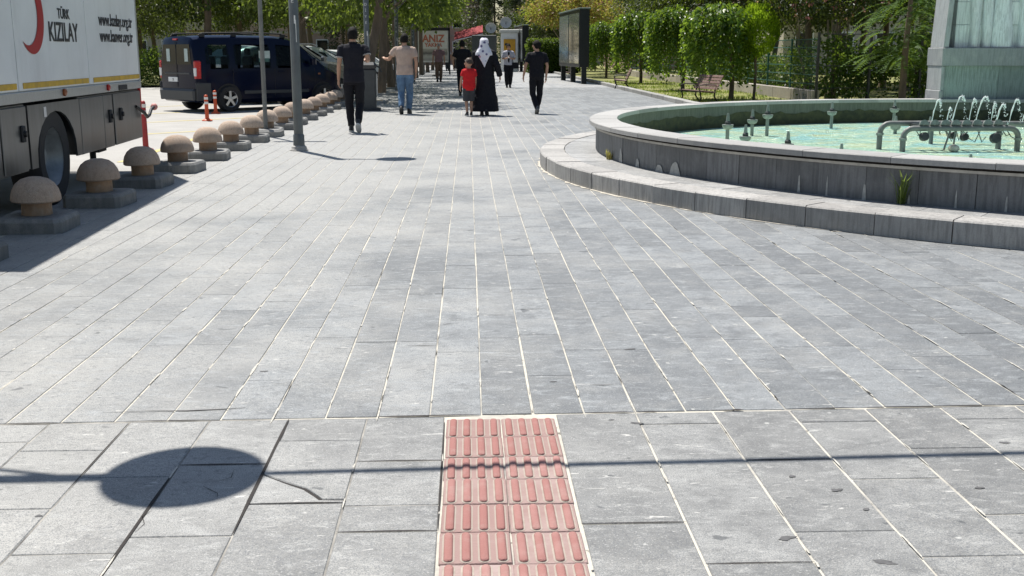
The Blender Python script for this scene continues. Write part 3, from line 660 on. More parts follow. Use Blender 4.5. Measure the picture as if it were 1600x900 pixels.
# litter bin
t = empty('litter_bin', (-2.43, 26.6, 0), R(4), 'tall dark grey litter bin with rounded lid beside the man in black', 'bin')
b = MB(); b.bbox(-.24, .24, -.22, .22, .06, 1.0, .05); b.build('body', M('bin_dark', (.055, .06, .062), .5, metal=.2), t)
b = MB(); b.bbox(-.26, .26, -.24, .24, .985, 1.14, .07); b.build('lid', m_dark, t)
b = MB(); b.box(.235, .262, -.17, .17, .35, .86); b.build('side_panel', M('bin_panel', (.42, .43, .42), .45, metal=.4), t)
b = MB(); b.bbox(-.27, .33, -.26, .26, -.01, .06, .01); b.build('plinth', m_dark, t)
b = MB(); b.tube([(.25, -.1, 1.05), (.33, -.1, 1.0), (.36, -.1, .9)], .02, 6); b.build('ash_tray', m_dark, t)
# orange delineator posts
m_or = M('orange_plastic', (.62, .085, .02), .5, var=.12); m_refl = M('reflective_band', (.7, .68, .66), .35, var=.1)
def delineator(x, y, label, red=False, h=.72):
    mt = M('red_plastic', (.32, .025, .025), .5, var=.15) if red else m_or
    t = empty('delineator_post', (x, y, -.05), 0, label, 'delineator', 'flexible traffic posts on the road')
    b = MB(); b.lathe([(.11, 0), (.11, .02), (.06, .04), (.042, .06)], 16); b.build('foot', mt, t, 40)
    b = MB(); b.lathe([(.042, .05), (.038, h), (.025, h + .02), (.001, h + .025)], 14, cap=False); b.build('tube', mt, t, 50)
    for z in (h - .17, h - .075): b = MB(); b.lathe([(.0425, z), (.0425, z + .05)], 14); b.build('band', m_refl, t, 50)
delineator(-5.95, 26.2, 'orange delineator post before the van wheel, the farther of two', False, .52)
delineator(-5.5, 23.4, 'orange delineator post in front of the dark van, the nearer of two', False, .52)
delineator(-4.75, 16.3, 'red delineator post peeking out behind the truck tail', True, .7)
# ---------------------------------------------------------------- benches
m_wood = M('bench_wood', (.15, .085, .07), .6, var=.3, scale=3, stretch=(6, .6, 6), bump=.2, bscale=60, grime=.25, col2=(.27, .17, .145))
m_iron = M('cast_iron', (.02, .02, .022), .5, metal=.5)
def bench(x, y, rz, label, base=False):
    t = empty('park_bench', (x, y, 0), rz, label, 'bench', 'benches along the lawn edge'); t.scale = (.88, .85, .76)
    for i in range(5): b = MB(); b.bbox(-.9, .9, -.045, .045, -.016, .016, .006, 0, Matrix.Translation((0, .0 + i * .105, .44 - .012 * i))); b.build('seat_slat', m_wood, t)
    for i in range(5):
        z = .52 + i * .105; b = MB(); b.bbox(-.9, .9, -.045, .045, -.014, .014, .006, 0, Matrix.Translation((0, .5 + i * .045, z)) @ Matrix.Rotation(R(68), 4, 'X')); b.build('back_slat', m_wood, t)
    for sx in (-.72, .72):
        b = MB(); b.tube([(sx, -.05, 0), (sx, .02, .2), (sx, -.03, .41)], .026, 6); b.tube([(sx, .62, 0), (sx, .48, .22), (sx, .5, .45), (sx, .72, 1.0)], .026, 6); b.tube([(sx, -.03, .41), (sx, .5, .37)], .024, 6); b.build('leg', m_iron, t, 50)
        b = MB(); b.tube([(sx, -.03, .42), (sx, -.06, .62), (sx, .1, .66), (sx, .54, .64)], .018, 6); b.build('armrest', m_iron, t, 50)
    if base:
        b = MB(); b.bbox(-.95, .95, -.1, .7, -.1, .14, .02); b.build('concrete_base', m_kerb, t)
        t.location.z = 0
bench(6.22, 30.6, R(-90 + 12), 'slatted brown bench just behind the fountain rim')
bench(5.75, 43.0, R(-90 - 6), 'slatted brown bench on a concrete base beside the billboard', False)
bench(5.2, 60.0, R(-90), 'far bench with iron arms beyond the big dark billboard')
# ---------------------------------------------------------------- truck
m_tw = M('truck_white', (.78, .80, .81), .35, var=.06, scale=1.5, coat=.2, grime=.12)
m_alu = M('tread_aluminium', (.45, .46, .46), .4, metal=.7, var=.2, scale=30, stretch=(1, 8, 1), bump=.4, bscale=60)
m_skirt = M('brushed_dark_steel', (.15, .155, .16), .32, metal=.75, var=.3, scale=2.2, stretch=(1, 4, .5), grime=.25)
m_blk = M('black_rubber', (.018, .018, .02), .75, var=.3, scale=10)
m_ylw = M('yellow_reflector', (.55, .34, .02), .5, var=.2, scale=10, grime=.3)
m_ink = M('black_print', (.02, .02, .025), .5); m_redp = M('red_print', (.36, .012, .018), .45, var=.08)
m_amb = M('amber_lens', (.3, .09, .03), .3); m_redl = M('red_lens', (.45, .02, .02), .25)
tk = empty('box_truck', (-3.98, 13.6, -.05), R(2.5), 'white box truck with red crescent emblem parked behind the bollards', 'truck')
def tb_(name, x0, x1, y0, y1, z0, z1, mat, bev=.01, par=None): b = MB(); b.bbox(x0, x1, y0, y1, z0, z1, bev); return b.build(name, mat, par or tk)
BL = 5.0; ZF = .99
tb_('cargo_box', -2.42, -.004, -BL, 0, ZF + .09, 4.1, m_tw, .03)
for y0, y1 in ((-2.045, -.03), (-4.085, -2.065), (-BL, -4.105)): tb_('side_panel', -.006, .006, y0, y1, ZF + .1, 3.95, m_tw, .004)
tb_('edge_rail', -.03, .012, -.035, .012, ZF + .09, 4.08, m_alu, .004); tb_('roof_rail', -.05, .014, -BL, 0, 3.96, 4.1, m_alu, .01)
tb_('floor_rail', -2.42, .014, -BL, .01, ZF, ZF + .09, m_alu, .006)
for y0, y1 in ((-1.93, -.03), (-4.0, -2.10), (-BL, -4.15)): tb_('reflector_strip', .005, .012, y0, y1, ZF + .115, ZF + .165, m_ylw, .004)
for y in (-2.95, -1.46):
    b = MB(); b.lathe([(.036, 0), (.036, .02), (.02, .03)], 12, T=Matrix.Translation((.012, y, ZF + .05)) @ Matrix.Rotation(R(90), 4, 'Y')); b.build('marker_lamp', m_amb if y < -2 else m_redl, tk, 40)
tb_('bracket', .012, .022, -1.02, -.67, ZF + .005, ZF + .06, m_blk, .003)
# skirt boxes with doors
def door(y0, y1, z0=.42, handle=None, seam=True):
    d = tb_('locker_door', -.02, .0, y0, y1, z0, ZF - .03, m_skirt, .006)
    if handle is not None:
        b = MB(); b.bbox(-.005, .02, handle - .045, handle + .045, .66, .8, .01); b.build('handle', m_blk, d)
        b = MB(); b.lathe([(.03, 0), (.025, .02)], 10, T=Matrix.Translation((.02, handle, .73)) @ Matrix.Rotation(R(90), 4, 'Y')); b.build('lock', m_iron, d)
tb_('locker_rear', -.6, -.022, -2.42, -.02, .40, ZF - .01, m_skirt, .01)
door(-1.21, -.03, .40, -.97); door(-1.62, -1.27, .40, -1.40); door(-2.44, -1.635, .41)
tb_('locker_front', -.6, -.022, -BL, -3.94, .40, ZF - .01, m_skirt, .01); door(-4.56, -3.97, .42, -4.1); door(-4.98, -4.6, .42)
# wheel-arch panel
cy, cz, rr = -3.2, .47, .57; poly = [(-2.47, .41), (-2.47, ZF - .03), (-3.93, ZF - .03), (-3.93, .41)]
n = 12; poly += [(cy - rr, .41)] + [(cy - rr * cos(pi * k / n), max(.41, cz + rr * .72 * sin(pi * k / n))) for k in range(1, n)] + [(cy + rr, .41)]
b = MB(); b.prism([(y, z) for y, z in poly], -.02, .0, 0, Matrix(((0, 0, 1, 0), (1, 0, 0, 0), (0, 1, 0, 0), (0, 0, 0, 1)))); b.build('wheel_arch_panel', m_skirt, tk)
tb_('paper_label', .001, .003, -3.52, -3.45, .84, .93, m_refl, .001)
tb_('chassis', -2.0, -.45, -BL - 1.9, -.1, .55, ZF - .02, m_blk, .02)
for y in (-3.24, -6.2):
    for x in (-.16, -2.24):
        w_ = empty('wheel', (x, y, .46)); w_.parent = tk; T = Matrix.Rotation(R(90), 4, 'Y'); 
        b = MB(); b.lathe([(.27, -.13), (.42, -.14), (.455, -.10), (.46, 0), (.455, .10), (.42, .14), (.27, .13)], 32, T=T, cap=False); b.build('tyre', m_blk, w_, 40)
        b = MB(); sgn = 1 if x > -1 else -1
        b.lathe([(.001, .02 * sgn), (.09, .03 * sgn), (.12, -.03 * sgn), (.2, -.06 * sgn), (.25, .0), (.275, .12 * sgn), (.285, .13 * sgn)], 28, T=T, cap=False); b.build('rim', M('grey_rim', (.27, .29, .3), .45, metal=.4, var=.2, scale=8, grime=.3), w_, 50)
b = MB(); b.tube([(-.25, -1.28, .95), (-.25, -1.28, .05)], .035, 8); b.lathe([(.1, 0), (.1, .03), (.04, .05)], 12, (-.25, -1.28, .0)); b.box(-.36, -.12, -1.5, -1.2, .34, .4); b.build('support_leg', m_blk, tk)
b = MB(); b.tube([(.0, -.28, .78), (.05, -.1, .70), (.06, .0, .64), (.06, .12, .66), (.06, .22, .72), (.06, .34, .74)], .02, 8); b.build('hook_arm', m_iron, tk, 50)
b = MB(); b.lathe([(.012, -.035), (.04, -.02), (.045, 0), (.04, .02), (.012, .035)], 12, T=Matrix.Translation((.06, .38, .745)) @ Matrix.Rotation(R(80), 4, 'X')); b.build('hook_tip', M('pink_rubber', (.5, .22, .2), .6), tk, 50)
tb_('tail_lamp', -.1, .0, .0, .03, .75, 1.0, m_redl); tb_('tail_lamp', -2.4, -2.3, .0, .03, .75, 1.0, m_redl); tb_('rear_bumper', -2.4, -.1, -.05, .02, .45, .6, m_blk)
# cab
b = MB(); prof = [(-BL - .1, .5), (-BL - .1, 2.75), (-BL - 1.2, 2.8), (-BL - 1.75, 2.5), (-BL - 2.1, 1.6), (-BL - 2.15, .5)]
b.prism(prof, -2.3, -.06, 0, Matrix(((0, 0, 1, 0), (1, 0, 0, 0), (0, 1, 0, 0), (0, 0, 0, 1)))); cb = b.build('cab', m_tw, tk)
m_glass = glassmat('dark_glass')
b = MB(); b.prism([(-BL - .9, 1.65), (-BL - .9, 2.45), (-BL - 1.45, 2.45), (-BL - 1.8, 1.65)], -.065, -.05, 0, Matrix(((0, 0, 1, 0), (1, 0, 0, 0), (0, 1, 0, 0), (0, 0, 0, 1)))); b.build('window', m_glass, cb)
b = MB(); b.add([(-.15, -BL - 2.1, 1.65), (-2.2, -BL - 2.1, 1.65), (-2.2, -BL - 1.78, 2.48), (-.15, -BL - 1.78, 2.48)], [(0, 1, 2, 3)]); b.build('windscreen', m_glass, cb)
# lettering on the side
TR = (R(90), 0, R(90))
lt = lambda s_, size, y, z, sx: text_obj('lettering', s_, size, m_ink, tk, (.0085, y, z), TR, sx)
for s_, w_, h_, y_, z_ in (('TÜRK', .36, .09, -2.745, 1.725), ('KIZILAY', .87, .17, -2.78, 1.515), ('www.kızılay.org.tr', 1.37, .125, -.9, 1.695), ('www.kanver.org.tr', 1.36, .125, -.9, 1.525)):
    text_fit('lettering', s_, w_, h_, m_ink, tk, (.0085, y_, z_), TR)
def crescent(c1, r1, c2, r2, n=40):
    d = Vector(c2) - Vector(c1); L = d.length; a = (L * L + r1 * r1 - r2 * r2) / (2 * L); h = sqrt(max(r1 * r1 - a * a, 0)); base = atan2(d.y, d.x)
    t1 = atan2(h, a); t2 = atan2(h, a - L)
    o = [(c1[0] + r1 * cos(base + t), c1[1] + r1 * sin(base + t)) for t in [t1 + (2 * pi - 2 * t1) * i / n for i in range(n + 1)]]
    i_ = [(c2[0] + r2 * cos(base + t), c2[1] + r2 * sin(base + t)) for t in [t2 + (2 * pi - 2 * t2) * i / n for i in range(n + 1)]]
    return o, i_
def cres(c1, r1, c2, r2, x, mat):
    o, i_ = crescent(c1, r1, c2, r2); n = len(o); b = MB()
    b.add([(x, y, z) for y, z in o] + [(x, y, z) for y, z in i_], [(k, k + 1, n + k + 1, n + k) for k in range(n - 1)]); return b.build('crescent_emblem', mat, tk)
cres((-3.66, 1.73), .335, (-3.77, 1.75), .28, .0095, m_redp)
# ---------------------------------------------------------------- cars
m, nt, p = newmat('tinted_glass'); tr_ = nt.nodes.new('ShaderNodeBsdfTransparent'); tcg = nt.nodes.new('ShaderNodeTexCoord').outputs['Object']; nt.links.new(_mix(nt, (.42, .56, .54), (.5, .64, .62), _noise(nt, tcg, 3.)), tr_.inputs[0])
p.inputs['Base Color'].default_value = (.01, .015, .015, 1); p.inputs['Roughness'].default_value = .03; mxg = nt.nodes.new('ShaderNodeMixShader'); mxg.inputs[0].default_value = .22
nt.links.new(tr_.outputs[0], mxg.inputs[1]); nt.links.new(p.outputs[0], mxg.inputs[2]); nt.links.new(mxg.outputs[0], nt.nodes['Material Output'].inputs[0]); m_tint = m
def car(name, prof, paint, label, loc, heading, glass, rails=False, van=False, W_=.87, wheel_r=.31, wb=(-1.32, 1.42), opens=(), group='cars parked nose-in behind the bollards'):
    """prof: stations (x, zbottom, zbelt, ztop, w_low, w_belt, w_top); nose towards +x"""
    root = empty(name, loc, heading, label, 'van' if van else 'car', group)
    def sect(s):
        x, zb, zl, zt, wl, wb_, wt = s
        h = [(0, zb), (wl * .9, zb), (wl, zb + .1), (wb_, zb + (zl - zb) * .55), (wb_ * .995, zl), (wt + (wb_ - wt) * .25, zl + (zt - zl) * .72), (wt, zt - .07 if zt - zl > .12 else zt - .02), (wt * .86, zt - .015), (wt * .4, zt + .008), (0, zt + .012)]
        return [(x, y, z) for y, z in h] + [(x, -y, z) for y, z in h[-2:0:-1]]
    b = MB(); k = len(sect(prof[0])); V = []; F = []
    for s in prof: V += sect(s)
    for i in range(len(prof) - 1):
        for j in range(k): l = (j + 1) % k; F.append((i * k + j, (i + 1) * k + j, (i + 1) * k + l, i * k + l))
    F.append(tuple(range(k))); F.append(tuple(range((len(prof) - 1) * k + k - 1, (len(prof) - 1) * k - 1, -1)))
    for x0, x1 in opens:                                     # real window openings in both flanks
        F = [f_ for f_ in F if not (len(f_) == 4 and all(x0 - .001 <= V[q][0] <= x1 + .001 for q in f_) and {q % k for q in f_} in ({4, 5}, {k - 4, k - 5}))]
    b.add(V, F); body = b.build('body', paint, root, 32)
    def interp(x):
        for a, c in zip(prof, prof[1:]):
            if a[0] <= x <= c[0]:
                t = (x - a[0]) / (c[0] - a[0] + 1e-9); return [p + (q - p) * t for p, q in zip(a, c)]
        return prof[0] if x < prof[0][0] else prof[-1]
    def sy_(x, z):
        _, zb, zl, zt, wl, wb_, wt = interp(x)
        pts = [(wl, zb + .1), (wb_, zb + (zl - zb) * .55), (wb_ * .995, zl), (wt + (wb_ - wt) * .25, zl + (zt - zl) * .72), (wt, zt - .07)]
        for (w0, z0), (w1, z1) in zip(pts, pts[1:]):
            if z0 <= z <= z1: return w0 + (w1 - w0) * (z - z0) / (z1 - z0 + 1e-9)
        return pts[0][0] if z < pts[0][1] else pts[-1][0]
    def side(nm, poly, mat, off=.006, both=True, par=None):
        for sg in ((1, -1) if both else (-1,)):
            b = MB(); n = len(poly); cxx = sum(p[0] for p in poly) / n; czz = sum(p[1] for p in poly) / n; v = []; f = []
            for rr in (1.0, .5):
                for x, z in poly: xx, zz = cxx + (x - cxx) * rr, czz + (z - czz) * rr; v.append((xx, sg * (sy_(xx, zz) + off), zz))
            for x, z in poly: v.append((x, sg * (sy_(x, z) - .02), z))
            for i in range(n):
                j = (i + 1) % n; f += [(i, j, n + j, n + i), (i, 2 * n + i, 2 * n + j, j)]
            f.append(tuple(range(n, 2 * n)))
            b.add(v, f); b.build(nm, mat, par or root)
    for poly in glass: side('side_window', poly, m_tint if opens else m_glass, .004)
    # wheels and arches
    for x in wb:
        for sg in (1, -1):
            y = sg * (W_ - .02)
            n = 16; poly = [(x + (wheel_r + .055) * cos(pi * q / n), wheel_r + (wheel_r + .055) * sin(pi * q / n)) for q in range(n + 1)] + [(x - wheel_r, prof[2][1] + .02), (x + wheel_r, prof[2][1] + .02)]
            w_ = empty('wheel', (x, y, wheel_r)); w_.parent = root; T = Matrix.Rotation(R(90), 4, 'X'); r_ = wheel_r
            b = MB(); b.lathe([(r_ * .62, -.1), (r_ * .94, -.105), (r_, -.07), (r_, .07), (r_ * .94, .105), (r_ * .62, .1)], 26, T=T, cap=False); b.build('tyre', m_blk, w_, 40)
            b = MB(); q = -sg
            b.lathe([(r_ * .67, q * .1), (r_ * .6, q * .085), (r_ * .58, q * .02)], 24, T=T, cap=False); b.lathe([(.001, q * .098), (.05, q * .095), (.055, q * .06)], 12, T=T, cap=False)
            for s in range(5):
                an = 2 * pi * s / 5 + .3; T2 = T @ Matrix.Rotation(an, 4, 'Z'); b.box(.03, r_ * .62, -.03, .03, min(q * .06, q * .09), max(q * .06, q * .09), 0, T2)
            b.build('rim', M('alloy_rim', (.55, .56, .57), .3, metal=.8, var=.1), w_, 30)
            b = MB(); b.lathe([(.001, q * .02), (r_ * .6, q * .02)], 20, T=T, cap=False); b.build('brake_well', m_blk, w_)
        side('wheel_arch', poly, m_blk, .004)
    return root, side, sy_, interp
m_navy = M('navy_paint', (.003, .006, .022), .14, var=.1, scale=2, coat=.0, spec=.15)
m_plast = M('grey_bumper_plastic', (.045, .048, .052), .6, var=.15)
m_chrome = M('clear_lens', (.6, .62, .64), .12, metal=.3); m_plate = M('number_plate', (.72, .73, .74), .45, var=.08)
m_interior = M('pale_paper', (.42, .5, .48), .7, var=.15)
vprof = [(-2.18, .34, .95, 1.40, .74, .78, .60), (-2.17, .28, .98, 1.70, .79, .84, .68), (-2.12, .25, 1.0, 1.775, .82, .865, .715), (-1.9, .22, 1.02, 1.80, .84, .875, .735), (-1.78, .21, 1.02, 1.81, .845, .876, .737), (-1.3, .2, 1.03, 1.82, .85, .88, .745), (-1.05, .2, 1.03, 1.825, .85, .88, .745), (-.12, .2, 1.03, 1.82, .85, .88, .745), (.1, .2, 1.03, 1.82, .85, .88, .745), (-1.0, .2, 1.03, 1.825, .85, .88, .745), (0, .2, 1.03, 1.82, .85, .88, .745), (.5, .2, 1.03, 1.79, .85, .88, .735),
         (.8, .2, 1.03, 1.70, .85, .88, .72), (1.1, .2, 1.02, 1.47, .85, .875, .73), (1.4, .2, 1.01, 1.22, .85, .87, .75), (1.58, .2, .98, 1.08, .845, .865, .76), (1.8, .2, .9, 1.0, .83, .85, .74), (2.0, .22, .8, .9, .78, .8, .68), (2.12, .24, .66, .76, .68, .7, .58), (2.18, .3, .5, .58, .5, .52, .42)]
vprof.sort(key=lambda q: q[0]); vprof = [q for q in vprof if q[0] not in (-1.0, 0)]
gl = [[(-1.88, 1.14), (-1.28, 1.12), (-1.24, 1.2), (-1.27, 1.58), (-1.75, 1.60), (-1.86, 1.5)], [(-1.1, 1.12), (-.1, 1.1), (-.1, 1.56), (-1.1, 1.58)], [(.06, 1.08), (1.14, 1.08), (1.0, 1.26), (.62, 1.55), (.1, 1.57)]]
van, vside, vsy, vint = car('parked_van', vprof, m_navy, 'dark navy van with roof rails parked nose-in behind the bollards', (0, 0, -.05), 0, gl, van=True, wb=(-1.33, 1.45), opens=((-1.78, -1.3), (-1.05, -.12), (.1, .8)))
for x_ in (-.75, .35):
    for y_ in (-.4, .4):
        b = MB(); b.bbox(x_ - .3, x_ + .2, y_ - .22, y_ + .22, .45, .8, .05); b.bbox(x_ - .38, x_ - .24, y_ - .22, y_ + .22, .7, 1.32, .05); b.bbox(x_ - .37, x_ - .27, y_ - .12, y_ + .12, 1.34, 1.52, .04); b.build('seat', m_blk, van)
va = R(43)   # heading measured from +X
L_ = Vector((cos(va), sin(va), 0)); N_ = Vector((sin(va), -cos(va), 0))
rear_right = Vector((-6.42, 26.45, 0)); ctr = rear_right + L_ * 2.18 - N_ * .87
van.location = (ctr.x, ctr.y, -.05); van.rotation_euler = (0, 0, va)
# van details (local)
def vb(nm, x0, x1, y0, y1, z0, z1, mat, bev=.01, T=None, par=None): b = MB(); b.bbox(x0, x1, y0, y1, z0, z1, bev, 0, T); return b.build(nm, mat, par or van)
for sg in (-1, 1):
    y = sg * .66; b = MB(); b.tube([(-1.95, y, 1.80), (-1.85, y, 1.86), (-.6, y, 1.885), (.35, y, 1.865), (.55, y, 1.80)], .018, 8); rl = b.build('roof_rail', m_blk, van, 50)
    for x in (-1.85, -1.0, .4): vb('rail_foot', x - .07, x + .07, y - .025, y + .025, 1.77, 1.86, m_blk, .01)
    n = 10; ymn, ymx = sorted((sg * .70, sg * .882)); vb('tail_light', -2.19, -2.02, *sorted((sg * .765, sg * .884)), .80, 1.22, m_redl, .03); vb('tail_light_clear', -2.198, -2.06, *sorted((sg * .775, sg * .88)), .86, 1.06, m_chrome, .02)
    vb('mirror', 1.02, 1.16, *sorted((sg * .9, sg * 1.06)), 1.1, 1.28, m_navy, .04); b = MB(); b.bbox(1.86, 2.08, *sorted((sg * .52, sg * .80)), .68, .84, .04); b.build('headlight', m_chrome, van)
    b = MB(); b.bbox(-1.2, -1.02, *sorted((sg * .875, sg * .9)), .93, .97, .01); b.build('door_handle', m_navy, van); b = MB(); b.bbox(.1, .28, *sorted((sg * .875, sg * .9)), .93, .97, .01); b.build('door_handle', m_navy, van)
    vb('turn_lamp', 1.3, 1.37, *sorted((sg * .868, sg * .884)), .86, .9, m_amb, .006)
    for x in (-1.18, 0.0, 1.2): b = MB(); pts = [(x, sg * (vsy(x, z) + .001), z) for z in (.35, .6, .8, 1.02)]; b.tube(pts, .005, 5); b.build('door_seam', m_blk, van)
    b = MB(); b.bbox(-.9, 1.0, *sorted((sg * .862, sg * .893)), .42, .5, .012); b.build('side_moulding', m_plast, van)
vb('rear_bumper', -2.26, -1.95, -.83, .83, .30, .56, m_plast, .05); vb('bumper_corner', -2.2, -1.78, -.885, -.84, .28, .72, m_plast, .03); vb('bumper_corner', -2.2, -1.78, .84, .885, .28, .72, m_plast, .03)
vb('front_bumper', 1.95, 2.21, -.6, .6, .28, .5, m_plast, .05)
for s0, s1 in ((-.70, -.02), (.02, .70)):
    b = MB(); b.add([(-2.187, s0 * .98, 1.13), (-2.187, s1 * .98, 1.13), (-2.182, s1 * .9, 1.60), (-2.182, s0 * .9, 1.60)], [(0, 3, 2, 1)]); b.build('rear_window', m_glass, van)
b = MB(); b.tube([(-2.192, 0, .6), (-2.192, 0, 1.66)], .006, 5); b.build('door_seam', m_blk, van)
vb('number_plate', -2.195, -2.185, -.02, .44, .72, .83, m_plate, .004); text_obj('plate_text', '23', .08, m_ink, van, (-2.197, .2, .745), (R(90), 0, R(-90)), .9)
vb('plate_garnish', -2.195, -2.18, -.6, .6, .90, .94, m_plast, .006); vb('brake_light', -2.195, -2.15, -.07, .12, 1.70, 1.735, m_redl, .006)
for y in (.40, -.46): b = MB(); b.box(-2.193, -2.189, y - .1, y + .06, 1.2, 1.5); b.build('paper_notice', m_interior, van)
b = MB(); b.box(-.42, -.1, -(vsy(-.2, 1.3) + .009), -(vsy(-.2, 1.3) + .006), 1.18, 1.45); b.build('paper_notice', m_interior, van)
b = MB(); b.add([(.86, -.6, 1.66), (.86, .6, 1.66), (1.5, .66, 1.16), (1.5, -.66, 1.16)], [(3, 2, 1, 0)]); wsd = b.build('windscreen', m_glass, van)
# other cars
def sedan(top=1.45, suv=0): 
    u = suv * .18
    return [(-2.1, .4, .8 + u, .95 + u, .66, .7, .6), (-2.02, .3, .86 + u, 1.12 + u, .76, .8, .66), (-1.7, .24, .9 + u, 1.33 + u, .82, .86, .62), (-1.0, .22, .92 + u, top, .84, .88, .62), (0, .22, .92 + u, top + .01, .84, .88, .63), (.35, .22, .92 + u, top - .05, .84, .88, .63), (.75, .22, .92 + u, 1.22 + u, .84, .87, .66), (1.1, .22, .9 + u, 1.0 + u, .84, .86, .7), (1.6, .24, .84 + u, .93 + u, .82, .84, .68), (1.95, .26, .72 + u, .8 + u, .74, .76, .6), (2.1, .34, .56 + u, .62 + u, .56, .58, .44)]
def sglass(top, u): return [[(-1.55, .98 + u), (-.52, .98 + u), (-.52, top - .12), (-1.2, top - .12)], [(-.44, .98 + u), (.82, .98 + u), (.42, top - .22), (.2, top - .13), (-.44, top - .12)]]
def carx(k, paint, label, top, suv, rails=False, off=0):
    pos = ctr + Vector((0, 1, 0)) * (4.1 * k) + L_ * off
    root, sd_, s_, _ = car('parked_car', sedan(top, suv), paint, label, (pos.x, pos.y, -.05), va, sglass(top, suv * .18), W_=.87)
    u = suv * .18
    for sg in (-1, 1):
        def cb2(nm, x0, x1, y0, y1, z0, z1, mat, bev=.02): b = MB(); b.bbox(x0, x1, *sorted((sg * y0, sg * y1)), z0, z1, bev); b.build(nm, mat, root)
        cb2('headlight', 1.8, 2.03, .45, .74, .66 + u, .8 + u, m_chrome, .03); cb2('mirror', .72, .86, .88, 1.04, .98 + u, 1.12 + u, paint, .03); cb2('tail_light', -2.08, -1.95, .5, .78, .82 + u, 1.0 + u, m_redl)
        if rails: b = MB(); b.tube([(-1.4, sg * .56, top - .02), (-1.2, sg * .56, top + .05), (.0, sg * .56, top + .06), (.2, sg * .56, top)], .018, 6); b.build('roof_rail', m_chrome, root, 50)
    b = MB(); b.bbox(1.9, 2.15, -.7, .7, .28, .5, .05); b.build('front_bumper', paint, root)
    b = MB(); b.add([(.42, -.56, top - .07), (.42, .56, top - .07), (1.05, .66, 1.06 + u), (1.05, -.66, 1.06 + u)], [(3, 2, 1, 0)]); b.build('windscreen', m_glass, root)
    b = MB(); b.add([(-1.76, -.58, 1.32 + u), (-1.76, .58, 1.32 + u), (-2.05, .64, 1.12 + u), (-2.05, -.64, 1.12 + u)], [(0, 1, 2, 3)]); b.build('rear_window', m_glass, root)
m_gry = M('grey_paint', (.16, .165, .165), .28, metal=.5, coat=.6, var=.08); m_sil = M('silver_paint', (.6, .63, .65), .3, metal=.5, coat=.6, var=.06); m_wht = M('white_paint', (.74, .76, .78), .3, coat=.6, var=.04)
carx(1, m_gry, 'grey high-roofed car parked next to the dark van', 1.68, 1, True); carx(2, m_sil, 'silver car with roof rails, second beyond the dark van', 1.62, 1, True); carx(3, m_wht, 'white hatchback, third car beyond the dark van', 1.5, 0)
carx(4, m_wht, 'white car seen between the tree trunks, fourth beyond the van', 1.5, 0); carx(5.1, m_sil, 'pale silver car farther down, fifth beyond the van', 1.48, 0); carx(6.2, m_wht, 'white car at the far end of the row, sixth beyond the van', 1.5, 0)
# ---------------------------------------------------------------- people
def skinmat(i, c): return M('skin_%d' % i, c, .55, var=.08, scale=20)
m_skin = skinmat(1, (.42, .24, .16)); m_hair = M('dark_hair', (.008, .007, .006), .75, spec=.2, var=.4, scale=90, bump=.6, bscale=200)
m_eye = M('eye', (.015, .012, .01), .2); m_lipm = M('lips', (.32, .12, .1), .5)
def cloth(name, col, var=.15, rough=.85): return M(name, col, rough, var=var, scale=7, bump=.9, bscale=11, spec=.25)
def remesh(o, vox, it=4):
    r = o.modifiers.new('remesh', 'REMESH'); r.mode = 'VOXEL'; r.voxel_size = vox; r.use_smooth_shade = True
    s = o.modifiers.new('smooth', 'SMOOTH'); s.factor = .5; s.iterations = it + 3; return o
fold_tex = bpy.data.textures.new('folds', 'CLOUDS'); fold_tex.noise_scale = .11; fold_tex.noise_depth = 2
def folds(o, s=.022):
    d = o.modifiers.new('folds', 'DISPLACE'); d.texture = fold_tex; d.strength = s; d.mid_level = .3; d.texture_coords = 'LOCAL'; return o
def lerp(a, b, t): return Vector(a) + (Vector(b) - Vector(a)) * t
def hand(b, wr, d, palm_n, thumb_side, curl=.5, s=1.):
    """palm and five fingers; d = direction of the hand, palm_n = direction the palm faces"""
    d = Vector(d).normalized(); n = Vector(palm_n); n = (n - d * n.dot(d)).normalized(); u = d.cross(n).normalized() * thumb_side
    wr = Vector(wr); kn = wr + d * .085 * s
    b.tube([wr - d * .02, wr + d * .02 * s, wr + d * .06 * s, kn], [.024 * s, .031 * s, .037 * s, .034 * s], 10, flat=.62)
    for i, (off, l) in enumerate(((.028, .075), (.0095, .085), (-.0095, .08), (-.028, .062))):
        p0 = kn - d * .01 + u * off * s; p1 = p0 + d * l * .5 * s + n * l * .18 * curl * s; p2 = p1 + (d * (1 - curl * .7) + n * curl).normalized() * l * .32 * s; p3 = p2 + (d * (.6 - curl * .8) + n * curl * 1.2).normalized() * l * .25 * s
        b.tube([p0, p1, p2, p3], [.0098 * s, .0092 * s, .0085 * s, .007 * s], 7)
    t0 = wr + d * .03 * s + u * .026 * s; t1 = t0 + (d * .7 + u * .7 + n * .2).normalized() * .035 * s; t2 = t1 + (d * .9 + u * .2 + n * .35).normalized() * .032 * s
    b.tube([t0, t1, t2], [.0125 * s, .011 * s, .008 * s], 7)
